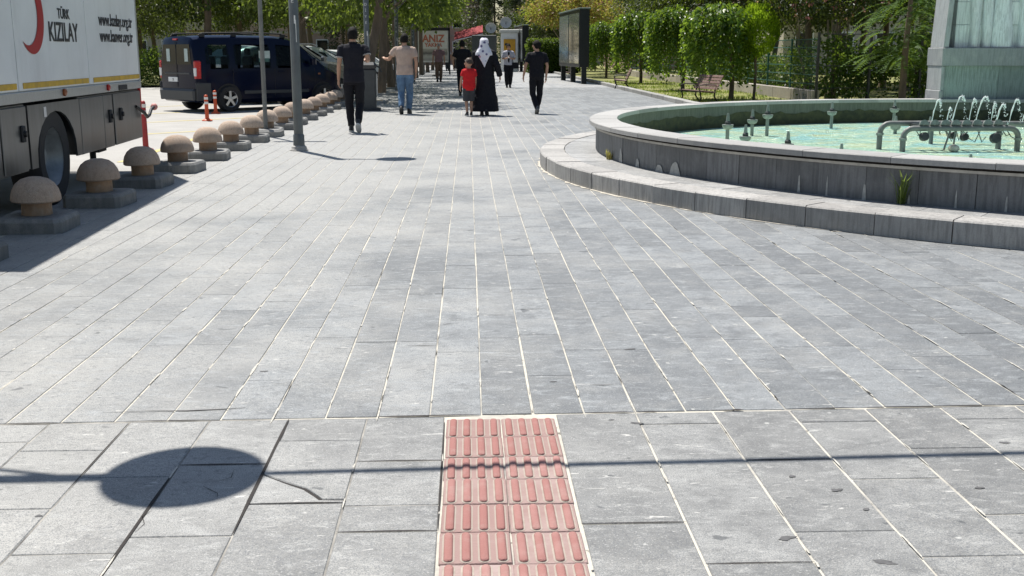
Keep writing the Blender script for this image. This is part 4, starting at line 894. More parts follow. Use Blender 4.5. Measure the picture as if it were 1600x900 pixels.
def person(label, x, y, heading, height, P, vox=.011, group='people walking on the promenade'):
    """P: pose and clothes. Local frame: +Y ahead, +X the person's right, heights for 1.75 m"""
    root = empty('person', (x, y, 0), heading, label, 'person', group); k = height / 1.75; root.scale = (k, k, k)
    hs = P.get('head_scale', 1.); lean = P.get('lean', .0); sh = P.get('girth', 1.)
    hip = {1: Vector((.088, 0, .92)), -1: Vector((-.088, 0, .92))}
    shd = {1: Vector((.172 * P.get('shoulder', 1.), lean, 1.425)), -1: Vector((-.172 * P.get('shoulder', 1.), lean, 1.425))}
    hc = Vector(P.get('head', (0, lean + .025, 1.625)))
    yawh = P.get('head_yaw', 0.); TH = Matrix.Translation(hc) @ Matrix.Rotation(yawh, 4, 'Z') @ Matrix.Rotation(P.get('head_pitch', 0.), 4, 'X') @ Matrix.Scale(hs, 4)
    b = MB()
    # head with jaw, nose and ears
    b.rings([(0, .005, .118, .012, .014), (0, 0, .108, .04, .05), (0, -.002, .085, .062, .078), (0, -.004, .05, .074, .094), (0, 0, .01, .0755, .098), (0, .006, -.03, .07, .09), (0, .014, -.065, .06, .076), (0, .024, -.095, .047, .058), (0, .034, -.113, .026, .034)][::-1], 16, T=TH)
    b.tube([TH @ Vector((0, .09, .012)), TH @ Vector((0, .112, -.022)), TH @ Vector((0, .098, -.034))], [.010, .016, .012], 8)
    for sg in (1, -1): b.tube([TH @ Vector((sg * .074, -.012, .022)), TH @ Vector((sg * .083, -.016, .005)), TH @ Vector((sg * .075, -.005, -.028))], [.012, .015, .009], 7, flat=.6)
    b.tube([(0, lean - .01, 1.43), hc + Vector((0, -.03, -.11)) * hs, hc + Vector((0, -.012, -.05)) * hs], [.066, .055, .052], 12)
    tors = [(.0, .0, .84, .12, .09), (0, 0, .9, .155, .112), (0, -.005, .97, .155, .112), (0, .0, 1.08, .138, .1), (0, lean * .5, 1.2, .15, .105), (0, lean * .8, 1.32, .168, .112), (0, lean, 1.4, .165, .098), (0, lean, 1.455, .12, .075), (0, lean, 1.49, .06, .055)]
    tors = [(a, c, z, rx * sh, ry * sh) for a, c, z, rx, ry in tors]
    b.rings(tors, 18)
    arms = P['arms']; legs = P['legs']
    for sg in (1, -1):
        e, w_ = Vector(arms[sg][0]), Vector(arms[sg][1]); s0 = shd[sg]
        b.tube([s0 + Vector((-sg * .03, 0, -.01)), s0 + Vector((sg * .012, 0, -.02)), lerp(s0, e, .5), e, lerp(e, w_, .35), w_], [.052, .054, .046, .038, .038, .025], 10)
        hd = arms[sg][2] if len(arms[sg]) > 2 else (w_ - e); pn = arms[sg][3] if len(arms[sg]) > 3 else (-sg, 0, 0)
        hand(b, w_, hd, pn, arms[sg][4] if len(arms[sg]) > 4 else sg, P.get('curl', .5))
        kn, an, td = Vector(legs[sg][0]), Vector(legs[sg][1]), Vector(legs[sg][2]).normalized(); h0 = hip[sg]
        b.tube([h0 + Vector((0, 0, .03)), lerp(h0, kn, .3), kn, lerp(kn, an, .3), an], [.09, .082, .054, .054, .036], 12)
        b.tube([an + Vector((0, 0, -.01)) - td * .03, an + td * .08 + Vector((0, 0, -.03))], [.036, .03], 8)
    body = b.build('body', P.get('skin', m_skin), root); remesh(body, vox * .75, 3)
    # trousers, shorts
    if 'trousers' in P:
        m_t, frac, fit = P['trousers']; b = MB()
        b.rings([(0, 0, .80, .13, .10), (0, 0, .86, .165, .122), (0, -.005, .95, .170, .126), (0, 0, 1.03, .160, .118)], 16)
        for sg in (1, -1):
            kn, an = Vector(legs[sg][0]), Vector(legs[sg][1]); h0 = hip[sg]
            pts = [h0 + Vector((0, 0, .0)), lerp(h0, kn, .35), kn, lerp(kn, an, .45), lerp(kn, an, .96)]; rad = [.100 * fit, .098 * fit, .076 * fit, .072 * fit, .060 * fit]
            if frac < 1: pts = pts[:2] + [lerp(h0, kn, .75), lerp(h0, kn, 1.02)]; rad = [.102 * fit, .102 * fit, .1 * fit, .1 * fit]
            b.tube(pts, rad, 14)
        folds(remesh(b.build('trousers' if frac >= 1 else 'shorts', m_t, root), vox))
    if 'shirt' in P:
        m_s, sl, fit, zbot = P['shirt']; b = MB()
        rg = [(a, c, z, rx * fit + .014, ry * fit + .014) for a, c, z, rx, ry in tors if z > zbot and z < 1.47]
        rg = [(0, 0, zbot, rg[0][3] * 1.02, rg[0][4] * 1.02)] + rg + [(0, lean, 1.475, .082, .07)]
        b.rings(rg, 18)
        for sg in (1, -1):
            e, w_ = Vector(arms[sg][0]), Vector(arms[sg][1]); s0 = shd[sg]
            if sl <= 1: pts = [s0 + Vector((-sg * .05, 0, -.01)), s0 + Vector((sg * .0, 0, -.03)), lerp(s0, e, sl * .6), lerp(s0, e, sl)]; rad = [.06, .066, .068, .07]
            else: pts = [s0 + Vector((-sg * .05, 0, -.01)), s0 + Vector((sg * .012, 0, -.015)), lerp(s0, e, .6), e, lerp(e, w_, .5), lerp(e, w_, .97)]; rad = [.068, .068, .06, .056, .055, .058]
            b.tube(pts, rad, 12)
        so = folds(remesh(b.build(P.get('shirt_name', 'shirt'), m_s, root), vox))
        if P.get('collar'): b = MB(); b.tube([(.066 * cos(a), lean - .005 + .062 * sin(a), 1.478 + .012 * sin(a) * -1) for a in [2 * pi * i / 16 for i in range(17)]], .014, 6); b.build('collar', P['collar'], so, 60)
        if P.get('trim'):
            for sg in (1, -1):
                e = Vector(arms[sg][0]); q0, q1 = lerp(shd[sg], e, sl - .05), lerp(shd[sg], e, sl + .02); b = MB(); b.tube([q0, q1], .0735, 14); b.build('sleeve_trim', P['trim'], so, 60)
    if 'shoes' in P:
        m_u, m_so = P['shoes']
        for sg in (1, -1):
            an, td = Vector(legs[sg][1]), Vector(legs[sg][2]).normalized(); up = Vector((0, 0, 1)) - td * td.z; up = up.normalized(); sd_ = td.cross(up).normalized()
            T = Matrix(((sd_.x, td.x, up.x, an.x), (sd_.y, td.y, up.y, an.y), (sd_.z, td.z, up.z, an.z), (0, 0, 0, 1)))
            b = MB(); b.rings([(0, .055, -.062, .044, .13), (0, .055, -.045, .045, .132), (0, .045, -.02, .042, .115), (0, .005, .015, .04, .065), (0, -.012, .04, .038, .05)], 14, T=T, p=2.5); s_ = b.build('shoe', m_u, root, 60)
            b = MB(); b.rings([(0, .055, -.08, .046, .135), (0, .055, -.058, .048, .138)], 14, T=T, p=2.5); b.build('sole', m_so, s_, 40)
    hm = P.get('hair')
    if hm:
        b = MB(); V = []; F = []; nu, nv = 22, 12; long_ = P.get('hair_low', -.078)
        for i in range(nv + 1):
            ph = pi * i / nv * .72
            for j in range(nu):
                a = 2 * pi * j / nu; front = sin(a)
                zz = .127 * cos(ph); lim = long_ + (.07 - long_) * max(0, min(1, (front + .1) / .9)); rr = sin(ph); q = Vector((.089 * rr * cos(a), -.004 + .111 * rr * sin(a), max(zz, lim)))
                if zz < lim: q.x *= .985; q.y *= .985
                q *= 1 + random.uniform(-.03, .05); V.append(TH @ q)
        for i in range(nv):
            for j in range(nu): l = (j + 1) % nu; F.append((i * nu + j, (i + 1) * nu + j, (i + 1) * nu + l, i * nu + l))
        b.add(V, F); b.build('hair', hm, root, 80)
    if P.get('face', True):
        for sg in (1, -1):
            b = MB(); b.rings([(sg * .031, .083, .004, .004, .004), (sg * .031, .084, .010, .012, .008), (sg * .031, .083, .016, .004, .004)], 8, T=TH); b.build('eye', m_eye, root, 60)
            b = MB(); b.tube([TH @ Vector((sg * .014, .094, .03)), TH @ Vector((sg * .034, .089, .035)), TH @ Vector((sg * .05, .076, .029))], .0045, 5); b.build('eyebrow', m_hair, root)
        b = MB(); b.tube([TH @ Vector((-.022, .086, -.058)), TH @ Vector((0, .093, -.06)), TH @ Vector((.022, .086, -.058))], [.003, .006, .003], 6); b.build('mouth', m_lipm, root)
    return root, TH, shd
c_blk = cloth('black_cotton', (.010, .010, .014)); c_navy = cloth('dark_navy_cotton', (.014, .014, .021)); c_bei = cloth('beige_cotton', (.46, .35, .29)); c_jean = cloth('blue_denim', (.10, .17, .27), .35)
c_mau = cloth('mauve_cotton', (.22, .135, .14)); c_bro = cloth('brown_cotton', (.13, .085, .06)); c_red = cloth('red_cotton', (.55, .018, .022)); c_gry = cloth('charcoal_cotton', (.055, .055, .06)); c_wht = cloth('white_cotton', (.62, .64, .68)); c_lil = cloth('pale_lilac_cotton', (.45, .45, .52))
s_blk = (M('black_shoe', (.012, .012, .014), .5), M('white_sole', (.6, .6, .58), .6)); s_dk = (M('black_shoe', (.012, .012, .014), .5), M('dark_sole', (.05, .05, .05), .7)); s_wh = (M('white_shoe', (.5, .5, .49), .6), M('white_sole', (.6, .6, .58), .6))
def walk(front, step=.26, lift=.12, width=.07):
    """front leg index (+1 right, -1 left) planted, the other lifting its heel behind"""
    f, k = front, -front
    return {f: ((f * .09, .09, .49), (f * width, step * .35, .085), (f * .08, 1, .0)), k: ((k * .09, .05, .48), (k * width, -step, .085 + lift), (k * .06, 1, -.75))}
DN = (0, 0, -1)
# man in black polo, left arm hanging, right forearm raised in front
person('man in black polo and trousers walking away beside the bollards', -1.97, 19.2, R(2), 1.79, dict(
    legs=walk(-1, .24, .09), arms={1: ((.255, -.07, 1.20), (.20, .15, 1.19), (-.3, .9, .2), (0, .2, 1), -1), -1: ((-.235, -.04, 1.13), (-.255, .03, .88), (-.02, .1, -1))},
    trousers=(c_blk, 1, .9), shirt=(c_navy, .62, 1.05, .84), collar=c_blk, trim=M('grey_trim', (.3, .28, .27), .8), shoes=s_blk, hair=m_hair, shoulder=1.12), .009)
# man in beige T-shirt and jeans, left arm stretched out
person('man in beige T-shirt and blue jeans walking away by the trees', -1.42, 25.0, R(-4), 1.78, dict(
    legs=walk(1, .18, .06), arms={1: ((.26, -.03, 1.14), (.24, .04, .89), (0, .15, -1)), -1: ((-.34, .0, 1.19), (-.47, .2, 1.20), (-.35, .8, .35), (0, .3, -1))},
    trousers=(c_jean, 1, .98), shirt=(c_bei, .66, 1.12, .86), shoes=s_dk, hair=m_hair, shoulder=1.12, head_yaw=.15), .010)
person('man in mauve T-shirt and brown trousers farther down the promenade', -1.36, 52.0, R(0), 1.77, dict(
    legs=walk(1, .15, .06), arms={1: ((.26, -.03, 1.14), (.27, .05, .9), (0, .1, -1)), -1: ((-.26, 0, 1.14), (-.27, .05, .9), (0, .1, -1))},
    trousers=(c_bro, 1, 1.0), shirt=(c_mau, .7, 1.14, .92), shoes=s_dk, hair=M('grey_hair', (.3, .26, .23), .7), hair_low=.0, shoulder=1.14), .014)
person('man in black T-shirt partly hidden behind the woman in black', -.18, 35.3, R(0), 1.74, dict(
    legs=walk(-1, .2, .08), arms={1: ((.27, -.03, 1.14), (.27, .05, .9), (0, .1, -1)), -1: ((-.29, 0, 1.15), (-.28, .1, .93), (0, .3, -1))},
    trousers=(c_blk, 1, .95), shirt=(c_blk, .7, 1.16, .9), shoes=s_dk, hair=m_hair, shoulder=1.15), .013)
# boy in red
person('small boy in red shirt and dark shorts beside the woman', .02, 24.1, R(12), 1.21, dict(
    legs={1: ((.085, .06, .48), (.075, .03, .085), (.1, 1, 0)), -1: ((-.085, .04, .48), (-.075, -.06, .09), (-.15, 1, -.1))},
    arms={1: ((.22, .05, 1.14), (.23, .12, .92), (0, .2, -1)), -1: ((-.25, -.02, 1.14), (-.27, .06, .9), (0, .15, -1))},
    trousers=(c_gry, .5, 1.02), shirt=(c_red, .66, 1.28, .8), shoes=s_blk, hair=M('brown_hair', (.05, .03, .02), .6), hair_low=-.02, head_scale=1.28, head=(0, .03, 1.64), head_yaw=1.1), .012)
# woman in black coat and flowered headscarf
wr, TH, shd = person('woman in long black coat and white flowered headscarf', .36, 24.4, R(-6), 1.66, dict(
    legs=walk(-1, .22, .06), arms={1: ((.30, -.06, 1.14), (.36, .02, .90), (.05, .12, -1)), -1: ((-.26, .06, 1.15), (-.22, .2, .95), (0, .3, -1))},
    shoes=s_dk, shoulder=1.05, girth=1.12, face=True), .011)
b = MB(); b.rings([(.0, -.03, .10, .33, .30), (0, -.025, .3, .31, .27), (0, -.01, .6, .265, .225), (0, 0, .85, .235, .195), (0, 0, 1.05, .215, .17), (0, 0, 1.25, .212, .155), (0, 0, 1.38, .20, .14), (0, 0, 1.45, .15, .1), (0, 0, 1.49, .08, .075)], 22)
for sg, e, w_ in ((1, (.30, -.06, 1.14), (.36, .02, .90)), (-1, (-.26, .06, 1.15), (-.22, .2, .95))):
    s0 = shd[sg]; b.tube([s0 + Vector((-sg * .05, 0, 0)), s0 + Vector((sg * .01, 0, -.01)), Vector(e), lerp(e, w_, .97)], [.085, .085, .075, .07], 12)
folds(remesh(b.build('coat', c_blk, wr), .012), .03)
m, nt, p = newmat('flowered_scarf'); tc = nt.nodes.new('ShaderNodeTexCoord').outputs['Object']; vo = nt.nodes.new('ShaderNodeTexVoronoi'); vo.inputs['Scale'].default_value = 9; nt.links.new(tc, vo.inputs['Vector'])
c = _mix(nt, (.66, .66, .72), (.10, .09, .20), _ramp(nt, vo.outputs['Distance'], [(.22, 1), (.34, 0)])); vo2 = nt.nodes.new('ShaderNodeTexVoronoi'); vo2.inputs['Scale'].default_value = 6; nt.links.new(tc, vo2.inputs['Vector']); c = _mix(nt, c, (.55, .12, .2), _ramp(nt, vo2.outputs['Distance'], [(.12, 1), (.2, 0)])); nt.links.new(c, p.inputs['Base Color']); p.inputs['Roughness'].default_value = .8
b = MB(); b.rings([(0, .02, 1.765, .02, .02), (0, .0, 1.755, .07, .075), (0, -.005, 1.71, .095, .115), (0, -.01, 1.64, .105, .125), (0, -.03, 1.56, .115, .115), (0, -.04, 1.49, .155, .12), (0, -.04, 1.42, .205, .135), (0, -.04, 1.37, .215, .14)][::-1], 20)
b.add([(-.17, -.15, 1.44), (.17, -.15, 1.44), (.02, -.185, 1.10), (-.17, -.12, 1.44), (.17, -.12, 1.44), (.02, -.15, 1.10)], [(0, 2, 1), (3, 4, 5), (0, 1, 4, 3), (1, 2, 5, 4), (2, 0, 3, 5)])
folds(remesh(b.build('headscarf', m, wr), .010, 3), .015)
# boy in black at the right
person('youth in black T-shirt and trousers walking away, head turned left', 1.55, 25.0, R(6), 1.63, dict(
    legs=walk(1, .20, .05, .02), arms={1: ((.25, -.05, 1.14), (.235, .02, .88), (0, .1, -1)), -1: ((-.27, -.01, 1.15), (-.32, .03, .90), (-.05, .1, -1))},
    trousers=(c_blk, 1, .92), shirt=(c_blk, .72, 1.12, .88), shoes=(M('grey_shoe', (.09, .09, .09), .6), M('grey_sole', (.22, .21, .19), .7)), hair=m_hair, head_yaw=.95, shoulder=1.08), .010)
# person in white shirt facing, looking at a phone
pr, TH2, _ = person('person in open white shirt over black walking towards the camera, holding phone', 1.6, 43.8, R(183), 1.70, dict(
    legs=walk(1, .12, .03), arms={1: ((.24, .02, 1.14), (.06, .24, 1.18), (-.5, .6, .3), (0, 0, 1), -1), -1: ((-.24, .02, 1.14), (-.07, .24, 1.18), (.5, .6, .3), (0, 0, 1), 1)},
    trousers=(c_blk, 1, 1.1), shirt=(c_lil, .8, 1.18, .9), shoes=s_dk, hair=m_hair, head_pitch=-.35), .013)
b = MB(); b.bbox(-.055, .055, .075, .15, .88, 1.42, .03); b.build('black_top', c_blk, pr); 
ph = MB(); ph.bbox(-.037, .037, -.004, .004, -.075, .075, .003, 0, Matrix.Translation((1.6, 43.48, 1.19)) @ Matrix.Rotation(R(-55), 4, 'X')); tag(ph.build('phone', m_ink), 'dark phone held by the person in the white shirt', 'phone')
bg_ = MB(); bg_.bbox(-.13, .13, -.05, .05, -.12, .12, .03, 0, Matrix.Translation((1.86, 43.72, .86))); bg_.tube([(1.78, 43.72, .97), (1.75, 43.74, 1.2), (1.7, 43.78, 1.42)], .012, 6); tag(bg_.build('shoulder_bag', c_blk), 'black bag hanging at the hip of the person in white shirt', 'bag')
for i, (x, y, h, mt, mt2, lb) in enumerate(((-1.55, 84, 1.76, c_lil, c_gry, 'distant person in pale grey shirt near the billboard end'), (-1.02, 88, 1.66, c_bei, c_blk, 'distant person in cream top and black trousers far down the promenade'))):
    person(lb, x, y, R(5), h, dict(legs=walk(1, .12, .04), arms={1: ((.26, -.03, 1.14), (.27, .05, .9), (0, .1, -1)), -1: ((-.26, 0, 1.14), (-.27, .05, .9), (0, .1, -1))}, trousers=(mt2, 1, 1.1), shirt=(mt, .7, 1.2, .88), shoes=s_dk, hair=m_hair), .018)
# ---------------------------------------------------------------- lawn, wall, fence
m_lawn = M('lawn_turf', (.09, .15, .025), .95, var=.3, scale=1.3, bump=.6, bscale=60, col2=(.30, .27, .10))
b = MB(); b.add([(5.86, 25, .012), (40, 25, .012), (40, 150, .012), (5.86, 150, .012)], [(0, 1, 2, 3)]); tag(b.build('lawn', m_lawn), kind='structure')
lk = empty('lawn_kerb', (0, 0, 0), kind='structure'); kb = MB(); kb.bbox(-.09, .09, -.495, .495, -.2, .13, .02); kme2 = kb.mesh('kerb_stone', m_kerb)
for i in range(70):
    o = bpy.data.objects.new('kerb_stone', kme2); COL.objects.link(o); o.parent = lk; o.location = (5.77 + random.uniform(-.006, .006), 25.5 + i, random.uniform(-.006, .006))
gr = random.Random(3)
def leaf_mesh(name, P, D, L, mat, aspect=.5, rs=None, sides=None):
    rs = rs or np.random.RandomState(1); n = len(P); P = np.asarray(P, float); D = np.asarray(D, float); D /= np.linalg.norm(D, axis=1, keepdims=True) + 1e-9
    A = rs.normal(size=(n, 3)) if sides is None else np.asarray(sides, float); Sd = np.cross(D, A); Sd /= np.linalg.norm(Sd, axis=1, keepdims=True) + 1e-9
    L = np.broadcast_to(np.asarray(L, float), (n,))[:, None]; Nn = np.cross(D, Sd)
    V = np.empty((n, 4, 3)); V[:, 0] = P; V[:, 1] = P + D * L * .45 + Sd * L * aspect * .5 + Nn * L * .06; V[:, 2] = P + D * L - Nn * L * .05; V[:, 3] = P + D * L * .45 - Sd * L * aspect * .5 + Nn * L * .06
    me = bpy.data.meshes.new(name); me.vertices.add(4 * n); me.vertices.foreach_set('co', V.reshape(-1)); me.loops.add(4 * n); me.loops.foreach_set('vertex_index', np.arange(4 * n, dtype=np.int32))
    me.polygons.add(n); me.polygons.foreach_set('loop_start', np.arange(0, 4 * n, 4, dtype=np.int32)); me.polygons.foreach_set('loop_total', np.full(n, 4, dtype=np.int32)); me.materials.append(mat); me.update(calc_edges=True); return me
def obj(name, me, parent=None, loc=None):
    o = bpy.data.objects.new(name, me); COL.objects.link(o)
    if parent is not None: o.parent = parent
    if loc is not None: o.location = loc
    return o
rs = np.random.RandomState(42)
# grass blades on the lawn
n = 9000; X = rs.uniform(5.9, 9.3, n); Y = 26 + 26 * rs.rand(n) ** 1.3; keep = (np.sin(X * 3.1 + Y) + np.sin(Y * 1.7 - X * 2) + rs.normal(size=n) * .6) > -.4
P = np.c_[X, Y, np.full(n, .01)][keep]; D = np.c_[rs.normal(size=(len(P), 2)) * .35, np.ones(len(P))]
tag(obj('grass', leaf_mesh('grass', P, D, rs.uniform(.05, .12, len(P)), leafmat('grass_blade', (.10, .16, .02), (.26, .34, .05)), .18, rs)), 'short bright lawn grass along the promenade edge', 'grass', kind='stuff')
m_conc = stonemat('pale_concrete', (.42, .38, .34), .2, (.5, .47, .42))
lw = empty('garden_wall', (9.55, 30, 0), 0, 'low pale concrete wall under the green fence', 'wall')
for i in range(18): b = MB(); b.bbox(-.1, .1, i * 2.0, i * 2.0 + 1.99, -.1, .34, .012); b.build('wall_block', m_conc, lw)
m_fen = M('green_fence_paint', (.035, .12, .10), .45, metal=.3, var=.15)
fe = empty('mesh_fence', (9.55, 30, 0), 0, 'dark green wire fence on the low wall behind the lawn', 'fence')
for i in range(15): b = MB(); b.box(-.025, .025, i * 2.5 - .025, i * 2.5 + .025, .3, 1.75); b.build('fence_post', m_fen, fe)
for z in (.5, .75, 1.0, 1.25, 1.5, 1.72): b = MB(); b.tube([(.0, 0, z), (0, 35, z)], .014, 5); b.build('fence_rail', m_fen, fe)
b = MB()
for i in range(420): b.box(-.0022, .0022, i * .083, i * .083 + .005, .45, 1.72)
o = b.build('fence_wires', m_fen, fe); o['kind'] = 'stuff'
fe2 = empty('mesh_fence', (9.55, 30, 0), R(-78), 'dark fence running behind the fountain towards the monument', 'fence')
for i in range(8): b = MB(); b.box(-.03, .03, i * 1.6 - .03, i * 1.6 + .03, -.05, 1.9); b.build('fence_post', m_dark, fe2)
for z in (.4, 1.0, 1.85): b = MB(); b.tube([(0, 0, z), (0, 11.5, z)], .011, 5); b.build('fence_rail', m_dark, fe2)
# ---------------------------------------------------------------- trees
m_bark = M('grey_brown_bark', (.15, .115, .085), .9, var=.3, scale=9, stretch=(1, 1, .25), bump=.9, bscale=30)
m_barkl = M('light_bark', (.30, .25, .19), .9, var=.25, scale=9, stretch=(1, 1, .25), bump=.7, bscale=30)
LM = dict(plane=leafmat('plane_leaf', (.026, .054, .012), (.155, .195, .04), .36), dark=leafmat('dark_leaf', (.010, .022, .008), (.038, .062, .016), .24), olive=leafmat('olive_leaf', (.035, .048, .022), (.10, .12, .055), .26), light=leafmat('lime_leaf', (.04, .07, .014), (.19, .235, .06), .36),
          weep=leafmat('mulberry_leaf', (.03, .085, .014), (.16, .27, .035), .45, .38), thuja=leafmat('thuja_leaf', (.15, .27, .008), (.36, .52, .02), .45), conifer=leafmat('conifer_needle', (.015, .03, .014), (.045, .07, .032), .15), hedge=leafmat('hedge_leaf', (.03, .07, .012), (.10, .17, .03), .35),
          albizia=leafmat('feathery_leaf', (.16, .15, .03), (.32, .29, .06), .45), frond=leafmat('frond_leaf', (.025, .07, .01), (.07, .15, .02), .35), pink=leafmat('pink_blossom', (.5, .12, .2), (.7, .3, .38), .4), rust=leafmat('rust_leaf', (.28, .11, .06), (.42, .2, .1), .4))
def clumps(center, rad, nc, nl, sig, size, droop=.3, seed=0, low=-.75, shell=.45):
    r = np.random.RandomState(seed); c = np.array(center); rad = np.array(rad); Ps = []; Ds = []; C = []
    while len(C) < nc:
        d = r.normal(size=3); d /= np.linalg.norm(d)
        if d[2] < low: continue
        q = d * rad * (shell + (1.08 - shell) * r.rand() ** .6); C.append(q)
    for q in C:
        m_ = max(8, int(nl * r.uniform(.5, 1.5))); s = sig * r.uniform(.7, 1.3); pp = r.normal(size=(m_, 3)) * s * np.array([1, 1, .75]); Ps.append(c + q + pp)
        out = pp / (s + 1e-6) + q / rad * 1.2; dd = out + r.normal(size=(m_, 3)) * .9; dd[:, 2] -= droop * 2; Ds.append(dd)
    P = np.concatenate(Ps); D = np.concatenate(Ds); return P, D, size * r.uniform(.6, 1.25, len(P)), [c + q for q in C], r
def tree_parts(root, h0, r0, cc, rad, nc, nl, sig, size, mat, bark, seed, droop=.3, lean=(0, 0), limbs=9, aspect=.6, low=-.75, shell=.45, extra=None):
    P, D, L, C, r = clumps(cc, rad, nc, nl, sig, size, droop, seed, low, shell)
    top = Vector((cc[0], cc[1], cc[2] + rad[2] * .35)); fork = Vector((lean[0], lean[1], h0)); mid = Vector((lean[0] * .35 + r.normal() * .04, lean[1] * .4, h0 * .5))
    b = MB(); b.tube([(0, 0, -.15), (0, 0, .08), mid, fork, fork.lerp(top, .5), top], [r0 * 1.35, r0 * 1.08, r0 * .92, r0 * .8, r0 * .45, r0 * .12], 10)
    b.build('trunk', bark, root, 60)
    b = MB()
    for i in range(min(limbs, len(C))):
        q = Vector(C[i]); st = fork.lerp(top, r.uniform(0, .6)); md = st.lerp(q, .5) + Vector((r.normal() * .12, r.normal() * .12, .12)); b.tube([st, md, q], [r0 * .38, r0 * .22, r0 * .06], 6)
    b.build('limbs', bark, root, 60)
    obj('crown', leaf_mesh('crown', P, D, L, mat, aspect, r), root)
    if extra:
        m2, frac, s2 = extra; k = r.rand(len(P)) < frac; ob = obj('blossom', leaf_mesh('blossom', P[k] + r.normal(size=(k.sum(), 3)) * .05 + np.array([0, 0, .08]), r.normal(size=(k.sum(), 3)), s2, m2, .9, r), root)
PROTO = {}
def plant(kind, x, y, label, build, scale=1., rz=None, name='tree', group=None, cat='tree', sz=None):
    if kind not in PROTO:
        o = empty(name, (0, 0, 0)); build(o); PROTO[kind] = o
    else: o = copy_tree(PROTO[kind])
    o.location = (x, y, 0); o.rotation_euler = (0, 0, gr.uniform(0, 6.28) if rz is None else rz); s = scale * gr.uniform(.97, 1.03); o.scale = (s, s, s * (sz or 1))
    for k in ('label', 'category', 'group'):
        if k in o: del o[k]
    tag(o, label, cat, group); return o
bp1 = lambda o: tree_parts(o, 2.4, .145, (.1, .3, 4.25), (2.5, 2.6, 2.05), 74, 130, .27, .15, LM['plane'], m_bark, 1, .35, (.12, .05), 14, .75, -.9, .35)
bp2 = lambda o: tree_parts(o, 2.4, .15, (.5, .2, 4.35), (2.6, 2.5, 2.1), 74, 130, .27, .15, LM['plane'], m_bark, 2, .35, (.42, .1), 14, .75, -.9, .35)
bp3 = lambda o: tree_parts(o, 3.1, .13, (.2, .2, 5.3), (2.7, 2.7, 2.3), 85, 120, .33, .15, LM['plane'], m_bark, 33, .35, (.15, .1), 14, .75, -.9, .35)
bl = lambda o: tree_parts(o, 2.0, .12, (0, 0, 3.9), (2.0, 2.0, 1.7), 46, 120, .24, .15, LM['light'], m_bark, 3, .35, (.1, 0), 10, .75, -.95, .3)
G1 = 'plane trees lining the promenade'
plant('p2', -2.85, 30.7, 'leaning brown-trunked promenade tree beside the litter bin', bp2, 1., 0., 'street_tree', G1)
plant('p1', -2.86, 36.6, 'straight-trunked promenade tree just behind the leaning one', bp1, 1., 0., 'street_tree', G1)
for i, (y, k) in enumerate(((42.5, 'p2'), (48, 'p3'), (54, 'p3'), (61, 'p3'), (69, 'p3'), (78, 'p3'), (88, 'p3'))):
    plant(k, -2.9 + gr.uniform(-.15, .15), y, '%s promenade tree beyond the straight-trunked one' % ordinal(i), bp2 if k == 'p2' else bp3, gr.uniform(.95, 1.1), None, 'street_tree', G1)
for i, (x, y) in enumerate(((-6.4, 42.5), (-7.2, 50))):
    plant('lime', x, y, '%s bright lime-leaved tree behind the parked cars' % ordinal(i), bl, gr.uniform(1., 1.2), None, 'lime_tree', 'lime-green trees behind the parked cars')
bd = lambda o: tree_parts(o, 2.7, .15, (0, 0, 4.9), (2.9, 2.9, 2.6), 88, 120, .33, .18, LM['dark'], m_bark, 5, .3, (.1, .1), 14, .65, -.85, .3)
bo_ = lambda o: tree_parts(o, 2.2, .13, (0, 0, 4.4), (2.7, 2.7, 2.7), 95, 110, .36, .15, LM['olive'], m_bark, 6, .3, (-.1, .1), 12, .5, -.9, .3)
G2 = 'park trees beyond the parking'
pk = [(-11.5, 50, 'd'), (-15.5, 51.5, 'o'), (-19, 50, 'd'), (-23, 53, 'd'), (-13.5, 58, 'd'), (-17.5, 60, 'o'), (-22, 62, 'd'), (-27, 60, 'd'), (-10, 64, 'd'), (-14, 70, 'd'), (-20, 72, 'o'), (-26, 72, 'd'), (-8, 74, 'd'), (-31, 66, 'd'), (-6.5, 84, 'o'), (-12, 86, 'd'), (-18, 88, 'd'), (-25, 90, 'd')]
for i, (x, y, k) in enumerate(pk): plant('pd' if k == 'd' else 'po', x, y, '%s park tree behind the van, counted outward from the near row' % ordinal(i), bd if k == 'd' else bo_, gr.uniform(.95, 1.25), None, 'park_tree', G2)
# trees behind the fence on the right
G3 = 'dark trees behind the fence'
rt = [(14.6, 35.2, 'd'), (17.2, 35, 'd'), (12.6, 37.5, 'd'), (15.6, 39, 'd'), (18.5, 38.5, 'd'), (21, 37, 'd'), (13.2, 42.5, 'd'), (16.5, 43.5, 'd'), (12, 46.5, 'd'), (11.8, 52, 'd'), (14.2, 51, 'o'), (17.5, 49, 'd'), (11, 57, 'd'), (13, 59, 'o'), (11.5, 66, 'o'), (16, 63, 'd'), (10, 74, 'd'), (13.5, 78, 'd'), (8.2, 82, 'd'), (6.5, 96, 'd')]
for i, (x, y, k) in enumerate(rt): plant('pd' if k == 'd' else 'po', x, y, '%s tree in the grove behind the fence, counted from the monument' % ordinal(i), bd if k == 'd' else bo_, gr.uniform(.85, 1.1), None, 'grove_tree', G3)
